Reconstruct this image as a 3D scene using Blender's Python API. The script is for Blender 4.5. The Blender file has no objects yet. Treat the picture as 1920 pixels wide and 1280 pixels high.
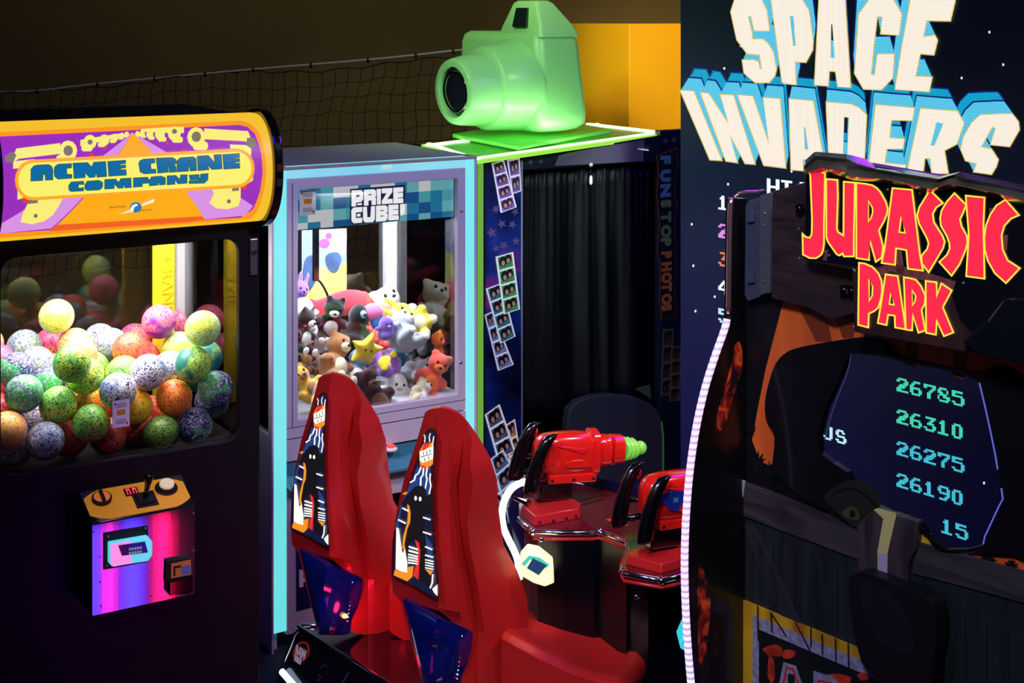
import bpy, bmesh, math, random
from math import sin, cos, pi, hypot, sqrt
from mathutils import Vector, Matrix, noise
from mathutils.geometry import tessellate_polygon

random.seed(7)
S = bpy.context.scene
C = S.collection

# ---------------------------------------------------------------- camera
F = 50/36*1920          # focal length in pixels of the 1920 px frame
H = 2.63                # eye height
HY = 30                 # image row of the horizon
cd = bpy.data.cameras.new('camera'); cam = bpy.data.objects.new('camera', cd); C.objects.link(cam)
cam.location = (0, 0, H); cam.rotation_euler = (pi/2, 0, 0)
cd.lens = 50; cd.sensor_width = 36; cd.shift_y = -(640-HY)/1920; cd.clip_end = 60
S.camera = cam

# ---------------------------------------------------------------- world, exposure
def srgb(r, g, b):
    def f(c):
        c /= 255.0
        return c/12.92 if c <= .04045 else ((c+.055)/1.055)**2.4
    return (f(r), f(g), f(b))
S.view_settings.view_transform = 'Standard'; S.view_settings.look = 'None'
S.view_settings.exposure = 0.0; S.view_settings.gamma = 1.0; S.view_settings.use_curve_mapping = False
wd = bpy.data.worlds.new('world'); S.world = wd; wd.use_nodes = True
wd.node_tree.nodes['Background'].inputs[0].default_value = (.16, .22, .42, 1)
wd.node_tree.nodes['Background'].inputs[1].default_value = 0.028

# ---------------------------------------------------------------- added overhead fill lights, no such fixtures seen
def area(name, loc, target, col, power, sx, sy=None, spread=None):
    d = bpy.data.lights.new(name, 'AREA'); o = bpy.data.objects.new(name, d); C.objects.link(o)
    d.shape = 'RECTANGLE'; d.size = sx; d.size_y = sy or sx; d.color = col; d.energy = power
    if spread: d.spread = spread
    o.location = loc; o.rotation_euler = (Vector(target)-Vector(loc)).to_track_quat('-Z', 'Y').to_euler()
    return o
def spot(name, loc, target, col, power, ang, blend=.6, rad=.12):
    d = bpy.data.lights.new(name, 'SPOT'); o = bpy.data.objects.new(name, d); C.objects.link(o)
    d.color = col; d.energy = power; d.spot_size = math.radians(ang); d.spot_blend = blend; d.shadow_soft_size = rad
    o.location = loc; o.rotation_euler = (Vector(target)-Vector(loc)).to_track_quat('-Z', 'Y').to_euler()
    return o
spot('fill_spot', (1.6, 2.6, 4.2), (-.5, 6.2, 1.3), srgb(232, 225, 250), 360, 38, .7, .25)        # onto the prize cabinet
spot('fill_spot', (-1.6, 1.8, 4.4), (-.15, 5.0, .9), srgb(255, 225, 215), 400, 34, .7, .3)        # onto the seats
spot('fill_spot', (1.8, 1.8, 4.2), (-.1, 5.1, .8), srgb(255, 205, 220), 120, 30, .8, .3)          # onto the seat sides
spot('fill_spot', (2.6, 4.2, 4.4), (.5, 5.3, .9), srgb(255, 190, 190), 260, 30, .7, .2)           # onto the guns
spot('fill_spot', (-1.8, 4.6, 4.4), (.1, 7.7, 2.2), srgb(225, 255, 215), 330, 34, .8, .3)         # onto the camera prop
spot('fill_spot', (1.5, 5.2, 3.6), (.4, 7.6, 2.2), srgb(215, 255, 205), 130, 36, .8, .3)          # onto the camera prop, right side
spot('fill_spot', (2.0, 4.6, 4.6), (1.2, 9.2, 2.3), srgb(255, 225, 170), 850, 26, .9, .3)         # onto the yellow box
spot('fill_spot', (-1, 7.0, 4.8), (-.6, 10.6, 2.4), srgb(235, 228, 140), 85, 130, 1, .4)          # onto the rear wall
spot('fill_spot', (-.4, .8, 4.2), (1.2, 4.0, 1.3), srgb(235, 228, 240), 430, 44, .8, .3)          # onto the gate cabinet
spot('fill_spot', (-1.2, 5.4, 4.5), (1.0, 8.9, 2.45), srgb(255, 225, 160), 420, 20, .9, .2)      # onto the yellow box, left side
area('blue_fill_wash', (-.6, 3.2, 3.9), (-.6, 5.2, 0), srgb(40, 40, 255), 22, 1.4, .5)  # added blue fill from overhead, no neon fixture there
area('violet_fill_wash', (1.9, 6.0, 3.6), (.2, 5.4, .4), srgb(130, 40, 255), 22, 1.2, .4)  # added violet fill, likewise without a fixture
# added strips at mirror positions, putting colour streaks on the steel control box
area('steel_streak_pink', (-.457, 4.297, .30), (-1.2155, 4.949, .35), srgb(255, 20, 90), .55, .045, .5)
area('steel_streak_pink', (-.638, 4.174, .30), (-1.3736, 4.852, .35), srgb(255, 40, 190), .25, .022, .5)
area('steel_streak_blue', (-.560, 4.225, .30), (-1.31, 4.90, .35), srgb(60, 50, 255), .6, .07, .5)
area('steel_streak_blue', (-.690, 4.140, .30), (-1.40, 4.83, .35), srgb(60, 50, 255), .35, .04, .5)
spot('fill_spot', (1.4, 4.9, 3.4), (.62, 7.75, 1.78), srgb(225, 240, 235), 240, 13, 1, .15)         # onto the curtain

# ---------------------------------------------------------------- materials
M = {}
def mat(name, col, rough=.5, metal=0, emit=None, es=0, coat=0, spec=None, alpha=None, bump=None, var=None):
    if name in M: return M[name]
    m = bpy.data.materials.new(name); m.use_nodes = True; nt = m.node_tree; b = nt.nodes['Principled BSDF']
    b.inputs['Base Color'].default_value = (*col, 1); b.inputs['Roughness'].default_value = rough
    b.inputs['Metallic'].default_value = metal; b.inputs['Coat Weight'].default_value = coat
    b.inputs['Coat Roughness'].default_value = .08
    if spec is not None: b.inputs['Specular IOR Level'].default_value = spec
    if emit: b.inputs['Emission Color'].default_value = (*emit, 1); b.inputs['Emission Strength'].default_value = es
    if var:   # var = (scale, amount) tonal noise
        t = nt.nodes.new('ShaderNodeTexNoise'); t.inputs['Scale'].default_value = var[0]; t.inputs['Detail'].default_value = 4
        tc = nt.nodes.new('ShaderNodeTexCoord'); nt.links.new(tc.outputs['Object'], t.inputs['Vector'])
        r = nt.nodes.new('ShaderNodeMapRange'); r.inputs['From Min'].default_value = .3; r.inputs['From Max'].default_value = .7
        r.inputs['To Min'].default_value = 1-var[1]; r.inputs['To Max'].default_value = 1+var[1]
        nt.links.new(t.outputs['Fac'], r.inputs['Value'])
        mx = nt.nodes.new('ShaderNodeVectorMath'); mx.operation = 'SCALE'; mx.inputs[0].default_value = col
        nt.links.new(r.outputs[0], mx.inputs['Scale']); nt.links.new(mx.outputs[0], b.inputs['Base Color'])
    if bump:
        t = nt.nodes.new('ShaderNodeTexNoise'); t.inputs['Scale'].default_value = bump[0]; t.inputs['Detail'].default_value = 3
        tc = nt.nodes.new('ShaderNodeTexCoord'); nt.links.new(tc.outputs['Object'], t.inputs['Vector'])
        bp = nt.nodes.new('ShaderNodeBump'); bp.inputs['Strength'].default_value = bump[1]; bp.inputs['Distance'].default_value = .004
        nt.links.new(t.outputs['Fac'], bp.inputs['Height']); nt.links.new(bp.outputs[0], b.inputs['Normal'])
    M[name] = m; return m
def glow(name, rgb, s=1.0, base=(.02, .02, .02), rough=.4):
    return mat(name, base, rough, 0, srgb(*rgb), s)
def paint(name, rgb, rough=.5, **k): return mat(name, srgb(*rgb), rough, **k)
def glass(name, tint=(1, 1, 1), refl=.10, rough=0.0, scratch=0):
    if name in M: return M[name]
    m = bpy.data.materials.new(name); m.use_nodes = True; nt = m.node_tree
    nt.nodes.remove(nt.nodes['Principled BSDF']); out = nt.nodes['Material Output']
    t = nt.nodes.new('ShaderNodeBsdfTransparent'); t.inputs[0].default_value = (*tint, 1)
    g = nt.nodes.new('ShaderNodeBsdfGlossy'); g.inputs['Roughness'].default_value = rough
    fr = nt.nodes.new('ShaderNodeFresnel'); fr.inputs['IOR'].default_value = 1.5
    mx = nt.nodes.new('ShaderNodeMixShader')
    sc = nt.nodes.new('ShaderNodeMath'); sc.operation = 'MULTIPLY_ADD'; sc.inputs[1].default_value = 1.0; sc.inputs[2].default_value = refl-.04
    nt.links.new(fr.outputs[0], sc.inputs[0]); nt.links.new(sc.outputs[0], mx.inputs[0])
    nt.links.new(t.outputs[0], mx.inputs[1]); nt.links.new(g.outputs[0], mx.inputs[2]); nt.links.new(mx.outputs[0], out.inputs[0])
    M[name] = m; return m
def led_mat(name, rgb, s=1.0, pitch=.0064, lo=.35):
    """LED video wall: the colour broken into round diodes, laid out by the panel's own u,z coordinates."""
    if name in M: return M[name]
    m = bpy.data.materials.new(name); m.use_nodes = True; nt = m.node_tree; b = nt.nodes['Principled BSDF']
    b.inputs['Base Color'].default_value = (.004, .006, .01, 1); b.inputs['Roughness'].default_value = .55
    uv = nt.nodes.new('ShaderNodeUVMap'); uv.uv_map = 'uz'
    sc = nt.nodes.new('ShaderNodeVectorMath'); sc.operation = 'SCALE'; sc.inputs['Scale'].default_value = 1/pitch
    fr = nt.nodes.new('ShaderNodeVectorMath'); fr.operation = 'FRACTION'
    sb = nt.nodes.new('ShaderNodeVectorMath'); sb.operation = 'SUBTRACT'; sb.inputs[1].default_value = (.5, .5, 0)
    ln = nt.nodes.new('ShaderNodeVectorMath'); ln.operation = 'LENGTH'
    mr = nt.nodes.new('ShaderNodeMapRange'); mr.inputs['From Min'].default_value = .30; mr.inputs['From Max'].default_value = .55
    mr.inputs['To Min'].default_value = 1.25*s; mr.inputs['To Max'].default_value = lo*s
    L = nt.links.new
    L(uv.outputs[0], sc.inputs[0]); L(sc.outputs[0], fr.inputs[0]); L(fr.outputs[0], sb.inputs[0]); L(sb.outputs[0], ln.inputs[0])
    L(ln.outputs['Value'], mr.inputs['Value']); L(mr.outputs[0], b.inputs['Emission Strength'])
    b.inputs['Emission Color'].default_value = (*srgb(*rgb), 1)
    M[name] = m; return m

# ---------------------------------------------------------------- building helpers (all coordinates are world metres)
def root_of(o):
    while o.parent: o = o.parent
    return o
def tag(o, label, cat, group=None):
    o['label'] = label; o['category'] = cat
    if group: o['group'] = group
    return o
def thing(name, label, cat, loc, group=None):
    o = bpy.data.objects.new(name, None); C.objects.link(o); o.location = loc; o.empty_display_size = .1
    return tag(o, label, cat, group)
class G:
    """collects vertices and faces; build() links them as one mesh object"""
    def __init__(s): s.v = []; s.f = []; s.uv = None
    def add(s, vs, fs):
        k = len(s.v); s.v += [Vector(v) for v in vs]; s.f += [[i+k for i in f] for f in fs]; return s
    def hexa(s, p):   # p: 8 points, 4 bottom ring, 4 top ring
        return s.add(p, [(0,1,2,3),(7,6,5,4),(0,4,5,1),(1,5,6,2),(2,6,7,3),(3,7,4,0)])
    def box(s, fr, u0, u1, n0, n1, z0, z1):
        return s.hexa([fr(u0,z0,n0),fr(u1,z0,n0),fr(u1,z0,n1),fr(u0,z0,n1),fr(u0,z1,n0),fr(u1,z1,n0),fr(u1,z1,n1),fr(u0,z1,n1)])
    def loft(s, rings, closed=True, caps=True, loop=False):
        n = len(rings[0]); vs = [v for r in rings for v in r]; fs = []
        R = len(rings)
        for i in range(R if loop else R-1):
            j = (i+1) % R
            for k in range(n if closed else n-1):
                l = (k+1) % n
                fs.append((i*n+k, i*n+l, j*n+l, j*n+k))
        if caps and closed and not loop:
            fs.append(tuple(reversed(range(n)))); fs.append(tuple((R-1)*n+k for k in range(n)))
        return s.add(vs, fs)
    def tube(s, pts, r, n=8, loop=False, caps=True):
        pts = [Vector(p) for p in pts]; rings = []; R = len(pts); up = None
        for i, p in enumerate(pts):
            if loop: t = pts[(i+1) % R]-pts[i-1]
            else: t = pts[min(i+1, R-1)]-pts[max(i-1, 0)]
            t.normalize()
            if up is None: up = t.orthogonal().normalized()
            up = (up - t*up.dot(t)).normalized(); sd = t.cross(up)
            rr = r[i] if isinstance(r, (list, tuple)) else r
            rings.append([p + (up*cos(2*pi*k/n)+sd*sin(2*pi*k/n))*rr for k in range(n)])
        return s.loft(rings, True, caps, loop)
    def lathe(s, c, axis, prof, n=24, caps=True):    # prof: (distance along axis, radius)
        c = Vector(c); a = Vector(axis).normalized(); x = a.orthogonal().normalized(); y = a.cross(x)
        return s.loft([[c+a*h+(x*cos(2*pi*k/n)+y*sin(2*pi*k/n))*max(r, 1e-5) for k in range(n)] for h, r in prof], True, caps)
    def ball(s, c, r, n=16, m=10, rot=None):
        c = Vector(c); r = Vector(r) if hasattr(r, '__len__') else Vector((r, r, r)); vs = []; fs = []
        Rm = rot.to_matrix() if rot else None
        for i in range(m+1):
            th = pi*i/m
            for k in range(n):
                v = Vector((r.x*sin(th)*cos(2*pi*k/n), r.y*sin(th)*sin(2*pi*k/n), r.z*cos(th)))
                vs.append(c+(Rm @ v if Rm else v))
        for i in range(m):
            for k in range(n): fs.append((i*n+k, (i+1)*n+k, (i+1)*n+(k+1) % n, i*n+(k+1) % n))
        return s.add(vs, fs)
    def build(s, name, m, parent=None, smooth=False, bev=0, label=None, weld=1e-5, sub=0, seg=2, remesh=0, angle=None, local=False):
        me = bpy.data.meshes.new(name); ob = bpy.data.objects.new(name, me); C.objects.link(ob)
        if parent is not None:
            ob.parent = parent; base = Vector((0,0,0)) if local else Vector(root_of(parent).location)
        elif local: base = Vector((0,0,0))
        else:
            xs = [v.x for v in s.v]; ys = [v.y for v in s.v]; zs = [v.z for v in s.v]
            base = Vector(((min(xs)+max(xs))/2, (min(ys)+max(ys))/2, min(zs))); ob.location = base
        me.from_pydata([v-base for v in s.v], [], s.f)
        bm = bmesh.new(); bm.from_mesh(me)
        if s.uv is not None:
            bm.verts.ensure_lookup_table(); l = bm.loops.layers.uv.new('uz')
            for f in bm.faces:
                for lp in f.loops: lp[l].uv = s.uv[lp.vert.index]
        if weld: bmesh.ops.remove_doubles(bm, verts=bm.verts, dist=weld)
        bmesh.ops.recalc_face_normals(bm, faces=bm.faces)
        if smooth:
            for f in bm.faces: f.smooth = True
        bm.to_mesh(me); bm.free()
        if smooth and angle:
            try: me.set_sharp_from_angle(angle=math.radians(angle))
            except Exception: pass
        for mm in (m if isinstance(m, (list, tuple)) else [m]): me.materials.append(mm)
        if remesh:
            md = ob.modifiers.new('r', 'REMESH'); md.mode = 'VOXEL'; md.voxel_size = remesh; md.use_smooth_shade = True
            sm_ = ob.modifiers.new('s', 'SMOOTH'); sm_.iterations = 4; sm_.factor = .6
        if bev:
            md = ob.modifiers.new('b', 'BEVEL'); md.width = bev; md.segments = seg; md.limit_method = 'ANGLE'; md.angle_limit = math.radians(35)
            md.harden_normals = False
        if sub:
            md = ob.modifiers.new('s', 'SUBSURF'); md.levels = sub; md.render_levels = sub
        if label: ob['label'] = label
        return ob
class Pl:
    """upright plane of a cabinet face: through image column px0 at distance Y0, running along (dx, dy) on the floor"""
    def __init__(s, px0, Y0, dx, dy, x0=None):
        s.o = Vector(((px0-960)/F*Y0, Y0)) if x0 is None else Vector((x0, Y0)); l = hypot(dx, dy)
        s.u = Vector((dx/l, dy/l)); s.n = Vector((s.u.y, -s.u.x))
    def uz(s, px, py, off=0):
        d = Vector(((px-960)/F, 1)); o = s.o+s.n*off
        t = o.dot(s.n)/d.dot(s.n); p = d*t
        return ((p-s.o).dot(s.u), H-(py-HY)/F*t)
    def w(s, u, z, off=0):
        p = s.o+s.u*u+s.n*off
        return Vector((p.x, p.y, z))
    __call__ = w
    def at(s, px, py, off=0): return s.w(*s.uz(px, py, off), off)
def onz(px, py, z):      # point of the photographed spot on a level surface at height z
    Y = F*(H-z)/(py-HY); return Vector(((px-960)/F*Y, Y, z))
def aty(px, py, Y): return Vector(((px-960)/F*Y, Y, H-(py-HY)/F*Y))
def area2(l): return sum(l[i-1][0]*l[i][1]-l[i][0]*l[i-1][1] for i in range(len(l)))/2
def offset(loop, d):      # grow (d>0) or shrink a closed outline
    loop = [p for i, p in enumerate(loop) if hypot(p[0]-loop[i-1][0], p[1]-loop[i-1][1]) > abs(d)*.25 or i == 0]
    n = len(loop); sg = 1 if area2(loop) > 0 else -1; out = []
    for i in range(n):
        p0, p1, p2 = Vector(loop[i-1]), Vector(loop[i]), Vector(loop[(i+1) % n])
        a = (p1-p0); b = (p2-p1)
        if a.length < 1e-9 or b.length < 1e-9: out.append(tuple(p1)); continue
        a.normalize(); b.normalize()
        na = Vector((a.y, -a.x))*sg; nb = Vector((b.y, -b.x))*sg
        m = na+nb
        if m.length < .3: m = (na-nb*.001)
        m.normalize(); k = d/max(m.dot(na), .5 if d > 0 else .3)
        out.append(tuple(p1+m*k))
    return out
def smooth(pts, k=4, closed=True):
    n = len(pts); out = []
    for i in range(n if closed else n-1):
        p0, p1, p2, p3 = [Vector(pts[(i+j) % n]) if closed else Vector(pts[min(max(i+j, 0), n-1)]) for j in (-1, 0, 1, 2)]
        for q in range(k):
            t = q/k
            out.append(tuple(.5*((2*p1)+(p2-p0)*t+(2*p0-5*p1+4*p2-p3)*t*t+(3*p1-p0-3*p2+p3)*t**3)))
    if not closed: out.append(tuple(pts[-1]))
    return out
def circ(cx, cy, rx, ry=None, n=20, a0=0): 
    ry = ry or rx; return [(cx+rx*cos(a0+2*pi*k/n), cy+ry*sin(a0+2*pi*k/n)) for k in range(n)]
def rrect(x0, y0, x1, y1, r, n=4):
    o = []
    for cx, cy, a in ((x1-r, y1-r, 0), (x0+r, y1-r, pi/2), (x0+r, y0+r, pi), (x1-r, y0+r, 1.5*pi)):
        for k in range(n+1): o.append((cx+r*cos(a+pi/2*k/n), cy+r*sin(a+pi/2*k/n)))
    return o
def stroke(pts, w):       # polyline -> outline of width w
    pts = [Vector(p) for p in pts]; L = []; R = []
    for i, p in enumerate(pts):
        t = pts[min(i+1, len(pts)-1)]-pts[max(i-1, 0)]
        t.normalize(); n = Vector((-t.y, t.x))*(w[i] if isinstance(w, (list, tuple)) else w)/2
        L.append(tuple(p+n)); R.append(tuple(p-n))
    return L+R[::-1]
ONE_EACH = {'sign_brown_print', 'print_lines', 'printed_trunk', 'flame_print', 'card_suit', 'printed_leaves', 'lower_glow_print', 'surround_highlight_edge', 'poster_letter', 'poster_letter_outline', 'poster_rust', 'poster_crack', 'plank_gap', 'poster_flower', 'poster_rocks', 'scuff_mark', 'printed_star', 'printed_face', 'printed_hair', 'picture', 'crane_drawing_dark_detail', 'crane_drawing_red_tips', 'pale_ray', 'maker_emblem_swirl', 'printed_face_lines', 'bill_label_arrow', 'lit_digits', 'card_text_lines'}
def plates(name, shapes, pl, off, thick, m, parent, px=True, poff=None, bev=0, bend=None, label=None, smooth_=False, zcuts=0):
    """flat cut-outs on plane pl. several pieces of a print become one part each. shapes: list of [outer, hole, ...]; px: outlines given as read off the face in the photo"""
    if name in ONE_EACH and len(shapes) > 1:
        return [plates(name, [s_], pl, off, thick, m, parent, px, poff, bev, bend, label, smooth_, zcuts) for s_ in shapes][0]
    g = G(); g.uv = []
    for sh in shapes:
        if sh and not isinstance(sh[0][0], (tuple, list, Vector)): sh = [sh]
        loops = [[pl.uz(x, y, off if poff is None else poff) for x, y in lp] if px else [tuple(p) for p in lp] for lp in sh]
        tri = tessellate_polygon([[Vector((a, b, 0)) for a, b in lp] for lp in loops])
        flat = [p for lp in loops for p in lp]; N = len(flat); k = len(g.v)
        if bend is None:
            for o in (off, off-thick):
                g.v += [pl.w(a, b, o) for a, b in flat]; g.uv += [(a, b) for a, b in flat]
            g.f += [[i+k for i in t] for t in tri]
            g.f += [[i+k+N for i in reversed(t)] for t in tri]
            st = 0
            for lp in loops:
                n = len(lp)
                for i in range(n): j = (i+1) % n; g.f.append([k+st+i, k+st+j, k+N+st+j, k+N+st+i])
                st += n
        else:     # a sheet bent over the curved face: cut into strips, then pushed out by bend(z)
            bm = bmesh.new(); vs = [bm.verts.new((a, 0, b)) for a, b in flat]
            for t in tri:
                try: bm.faces.new([vs[i] for i in t])
                except ValueError: pass
            zs = [b for a, b in flat]; z = min(zs)
            while z < max(zs):
                z += zcuts; bmesh.ops.bisect_plane(bm, geom=bm.verts[:]+bm.edges[:]+bm.faces[:], plane_co=(0, 0, z), plane_no=(0, 0, 1))
            bm.verts.index_update()
            g.v += [pl.w(v.co.x, v.co.z, off+bend(v.co.z)) for v in bm.verts]; g.uv += [(v.co.x, v.co.z) for v in bm.verts]
            g.f += [[v.index+k for v in f.verts] for f in bm.faces]; bm.free()
    return g.build(name, m, parent, bev=bev, label=label, weld=0 if bend is None else 1e-6, smooth=smooth_)
def text(name, body, pl, px, py, h, m, parent, off=.002, rot=0, thick=.001, align='LEFT', bold=0, wid=1.0, spacing=1.0):
    """lettering in plane pl, first baseline point at photo (px,py), capital height h metres"""
    cu = bpy.data.curves.new('t', 'FONT'); cu.body = body; cu.size = h/.7; cu.align_x = align; cu.offset = bold; cu.space_line = .85; cu.space_character = spacing
    cu.extrude = thick/2; cu.resolution_u = 3
    to = bpy.data.objects.new('t', cu); C.objects.link(to); bpy.context.view_layer.update()
    me = to.evaluated_get(bpy.context.evaluated_depsgraph_get()).to_mesh()
    u0, z0 = pl.uz(px, py, off) if px is not None else py
    g = G(); c, s_ = cos(rot), sin(rot)
    for v in me.vertices:
        x, y = v.co.x*wid, v.co.y
        g.v.append(pl.w(u0+x*c-y*s_, z0+x*s_+y*c, off+v.co.z))
    g.f = [list(p.vertices) for p in me.polygons]
    to.evaluated_get(bpy.context.evaluated_depsgraph_get()).to_mesh_clear(); bpy.data.objects.remove(to); bpy.data.curves.remove(cu)
    return g.build(name, m, parent, weld=0)
def screws(name, pts, pl, off, r, m, parent, px=True, name_each=True):
    for p in pts:
        u, z = pl.uz(*p, off) if px else p
        G().lathe(pl.w(u, z, off-.001), (pl.n.x, pl.n.y, 0), [(0, r), (r*.35, r*.95), (r*.6, r*.5), (r*.65, 0)], 10).build(name, m, parent, smooth=True)

# common materials
black = paint('black_laminate', (5, 6, 14), .5, var=(3, .15), spec=.3)
blackm = paint('black_matte_plastic', (8, 8, 10), .6)
chrome = mat('chrome', (.75, .76, .8), .12, 1)
steel = mat('steel_screws', (.5, .5, .55), .3, 1)
white = paint('white_print', (235, 235, 235), .5)
UF = (1.627, 1)      # the direction the machines face along (row A)
UL = (.8306, -1)     # and the direction at right angles to it
# ================================================================ the room
g = G(); g.hexa([(-9,-3,-.1),(9,-3,-.1),(9,11,-.1),(-9,11,-.1),(-9,-3,0),(9,-3,0),(9,11,0),(-9,11,0)])
o = g.build('floor', mat('dark_carpet', (.010, .012, .03), .85, var=(30, .5), bump=(220, .4)), bev=0); o['kind'] = 'structure'
g = G(); g.hexa([(-9,10.6,0),(9,10.6,0),(9,10.8,0),(-9,10.8,0),(-9,10.6,5.2),(9,10.6,5.2),(9,10.8,5.2),(-9,10.8,5.2)])
o = g.build('wall_back', paint('olive_wall_paint', (120, 104, 58), .8, var=(.35, .25), bump=(90, .1))); o['kind'] = 'structure'
g = G(); g.hexa([(-9,10.5,3.02),(9,10.5,3.02),(9,10.6,3.02),(-9,10.6,3.02),(-9,10.5,5.2),(9,10.5,5.2),(9,10.6,5.2),(-9,10.6,5.2)])
o = g.build('trim_1', paint('wall_header_board', (112, 98, 56), .8, var=(.4, .2))); o['kind'] = 'structure'

# ---------------------------------------------------------------- netting stretched in front of the rear wall
NP = Pl(850, 9.3, 1, -.13)
net = thing('safety_net', 'black square-mesh net hanging from a pale rope in front of the dark rear wall', 'net', NP.w(-1, 0))
ropepx = [(-60,179),(0,173),(70,170),(183,157),(290,147),(385,138),(475,130),(583,121),(690,112),(780,103),(850,95),(930,88),(1000,80)]
rope = [NP.uz(*p) for p in ropepx]
G().tube([NP.w(u, z) for u, z in smooth(rope, 3, False)], .008, 6).build('top_rope', paint('pale_rope', (190, 190, 185), .6), net, True)
def rope_z(u):
    for (a, za), (b, zb) in zip(rope, rope[1:]):
        if a <= u <= b: return za+(zb-za)*(u-a)/(b-a)
    return rope[0][1] if u < rope[0][0] else rope[-1][1]
g = G(); u0, u1 = rope[0][0], rope[-1][0]; cell = .083; nu = int((u1-u0)/cell)
def netp(i, j):
    u = u0+i*cell; top = rope_z(u)-.02-.02*sin(i*.9)**2
    return NP.w(u-.010*j+.012*sin(j*1.3+i*.21), top-j*.105+.016*sin(i*.37+j*.8)+.02*sin(i*.11), .02*sin(i*.5+j))
rows = 13
for i in range(nu+1): g.tube([netp(i, j) for j in range(rows)], .0028, 4, caps=False)
for j in range(rows): g.tube([netp(i, j) for i in range(nu+1)], .0045 if j == 0 else .0028, 4, caps=False)
g.build('netting', paint('black_net_cord', (9, 9, 8), .9), net)
for px, py in ropepx[2:-2]:
    u, z = NP.uz(px, py); G().ball(NP.w(u, z-.005), (.012, .012, .02), 8, 6).build('cable_tie', blackm, net, True)
# uprights that carry the rope, beyond both ends of what the camera sees
for u in (u0, u1):
    G().lathe(NP.w(u, 0), (0, 0, 1), [(0, .03), (rope_z(u)+.03, .03)], 12).build('post', steel, net, True)

# ================================================================ ball crane machine (left)
CR = Pl(487, 5.3, *UF)
cu0 = CR.uz(-28, 600)[0]; cu1 = 0.0; CD = .85
zm0 = CR.uz(225, 434)[1]; zm1 = CR.uz(225, 222)[1]; zcm = (zm0+zm1)/2; hzm = (zm1-zm0)/2
wu0, wu1 = CR.uz(2, 700)[0], CR.uz(449, 640)[0]; wz0, wz1 = CR.uz(225, 860)[1], CR.uz(225, 466)[1]
crane = thing('crane_machine', 'black ball crane machine with a lit purple and yellow rounded sign on top', 'arcade machine', CR.w(-.5, 0, -.4))
# door with its rounded window, lower front, back and side frames
plates('front_door', [[[(cu0, .0), (cu1, .0), (cu1, zm0+.02), (cu0, zm0+.02)], rrect(wu0, wz0, wu1, wz1, .055, 6)]], CR, 0, .035, black, crane, px=False, bev=.004)
g = G()
g.box(CR, cu0, cu0+.03, -.035, -CD, 0, wz0-.04); g.box(CR, cu1-.03, cu1, -.035, -CD, 0, wz0-.04); g.box(CR, cu0, cu1, -CD+.03, -CD, 0, wz0-.04)
g.box(CR, cu0, cu1, -.04, -CD, wz0-.07, wz0-.04)
g.build('lower_cabinet', black, crane)
for u, n0 in ((cu0, -.035), (cu1-.035, -.035), (cu0, -CD+.035)):
    G().box(CR, u, u+.035, n0, n0-.035, wz0-.04, zm0).build('corner_post', black, crane)
g = G(); g.box(CR, cu1-.05, cu1, -CD+.05, -CD, wz0-.04, zm0)
g.build('corner_post', paint('pale_grey_post', (190, 195, 205), .4), crane, label='pale grey rear corner post')
g = G(); g.box(CR, cu0, cu1, -.0, -CD, zm0, zm0+.05); g.box(CR, cu0, cu1, -.08, -CD, zm0+.05, zm1-.01)
g.build('roof_box', black, crane, bev=.01)
gl = glass('machine_glass', refl=.07); glc = glass('side_pane_glass', refl=.02)
g = G(); g.box(CR, wu0-.02, wu1+.02, -.036, -.041, wz0-.02, wz1+.02); g.build('front_glass', gl, crane)
g = G(); g.box(CR, cu0+.035, cu1-.05, -CD+.02, -CD+.015, wz0-.04, zm0); g.build('rear_glass', glc, crane)
g = G(); g.box(CR, cu1-.012, cu1-.017, -.07, -CD+.05, wz0-.04, zm0); g.build('side_glass', glc, crane)
g = G(); g.box(CR, cu0+.012, cu0+.017, -.07, -CD+.035, wz0-.04, zm0); g.build('side_glass', glc, crane)
g = G(); g.box(CR, cu0+.15, cu1-.15, -.12, -.16, zm0-.012, zm0); g.box(CR, cu0+.15, cu1-.15, -.68, -.72, zm0-.012, zm0)
g.build('inner_lamp', glow('inner_tube_light', (255, 244, 230), 9), crane)
area('crane_inner_lamp', CR.w(-.5, zm0-.03, -.36), CR.w(-.5, 0, -.36), srgb(255, 242, 236), 27, .9, .6).rotation_euler.z += math.atan2(CR.u.y, CR.u.x)
# the yellow mast with its raised letters, inside at the back
a, b = CR.uz(291, 520, -.6)[0], CR.uz(328, 520, -.6)[0]
g = G(); g.box(CR, a, b, -.6, -.64, wz0-.03, zm0)
mast = g.build('yellow_mast', paint('yellow_plastic', (225, 200, 25), .45, coat=.2), crane, bev=.004)
text('raised_lettering', 'CRANE', CR, 303, 480, .05, paint('yellow_plastic_raised', (205, 178, 20), .5), mast, off=-.596, rot=-pi/2, thick=.006)
# claw gantry rail and cable
g = G(); g.box(CR, cu0+.04, cu1-.05, -.42, -.45, zm0-.06, zm0-.035); g.build('gantry_rail', steel, crane)

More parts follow.
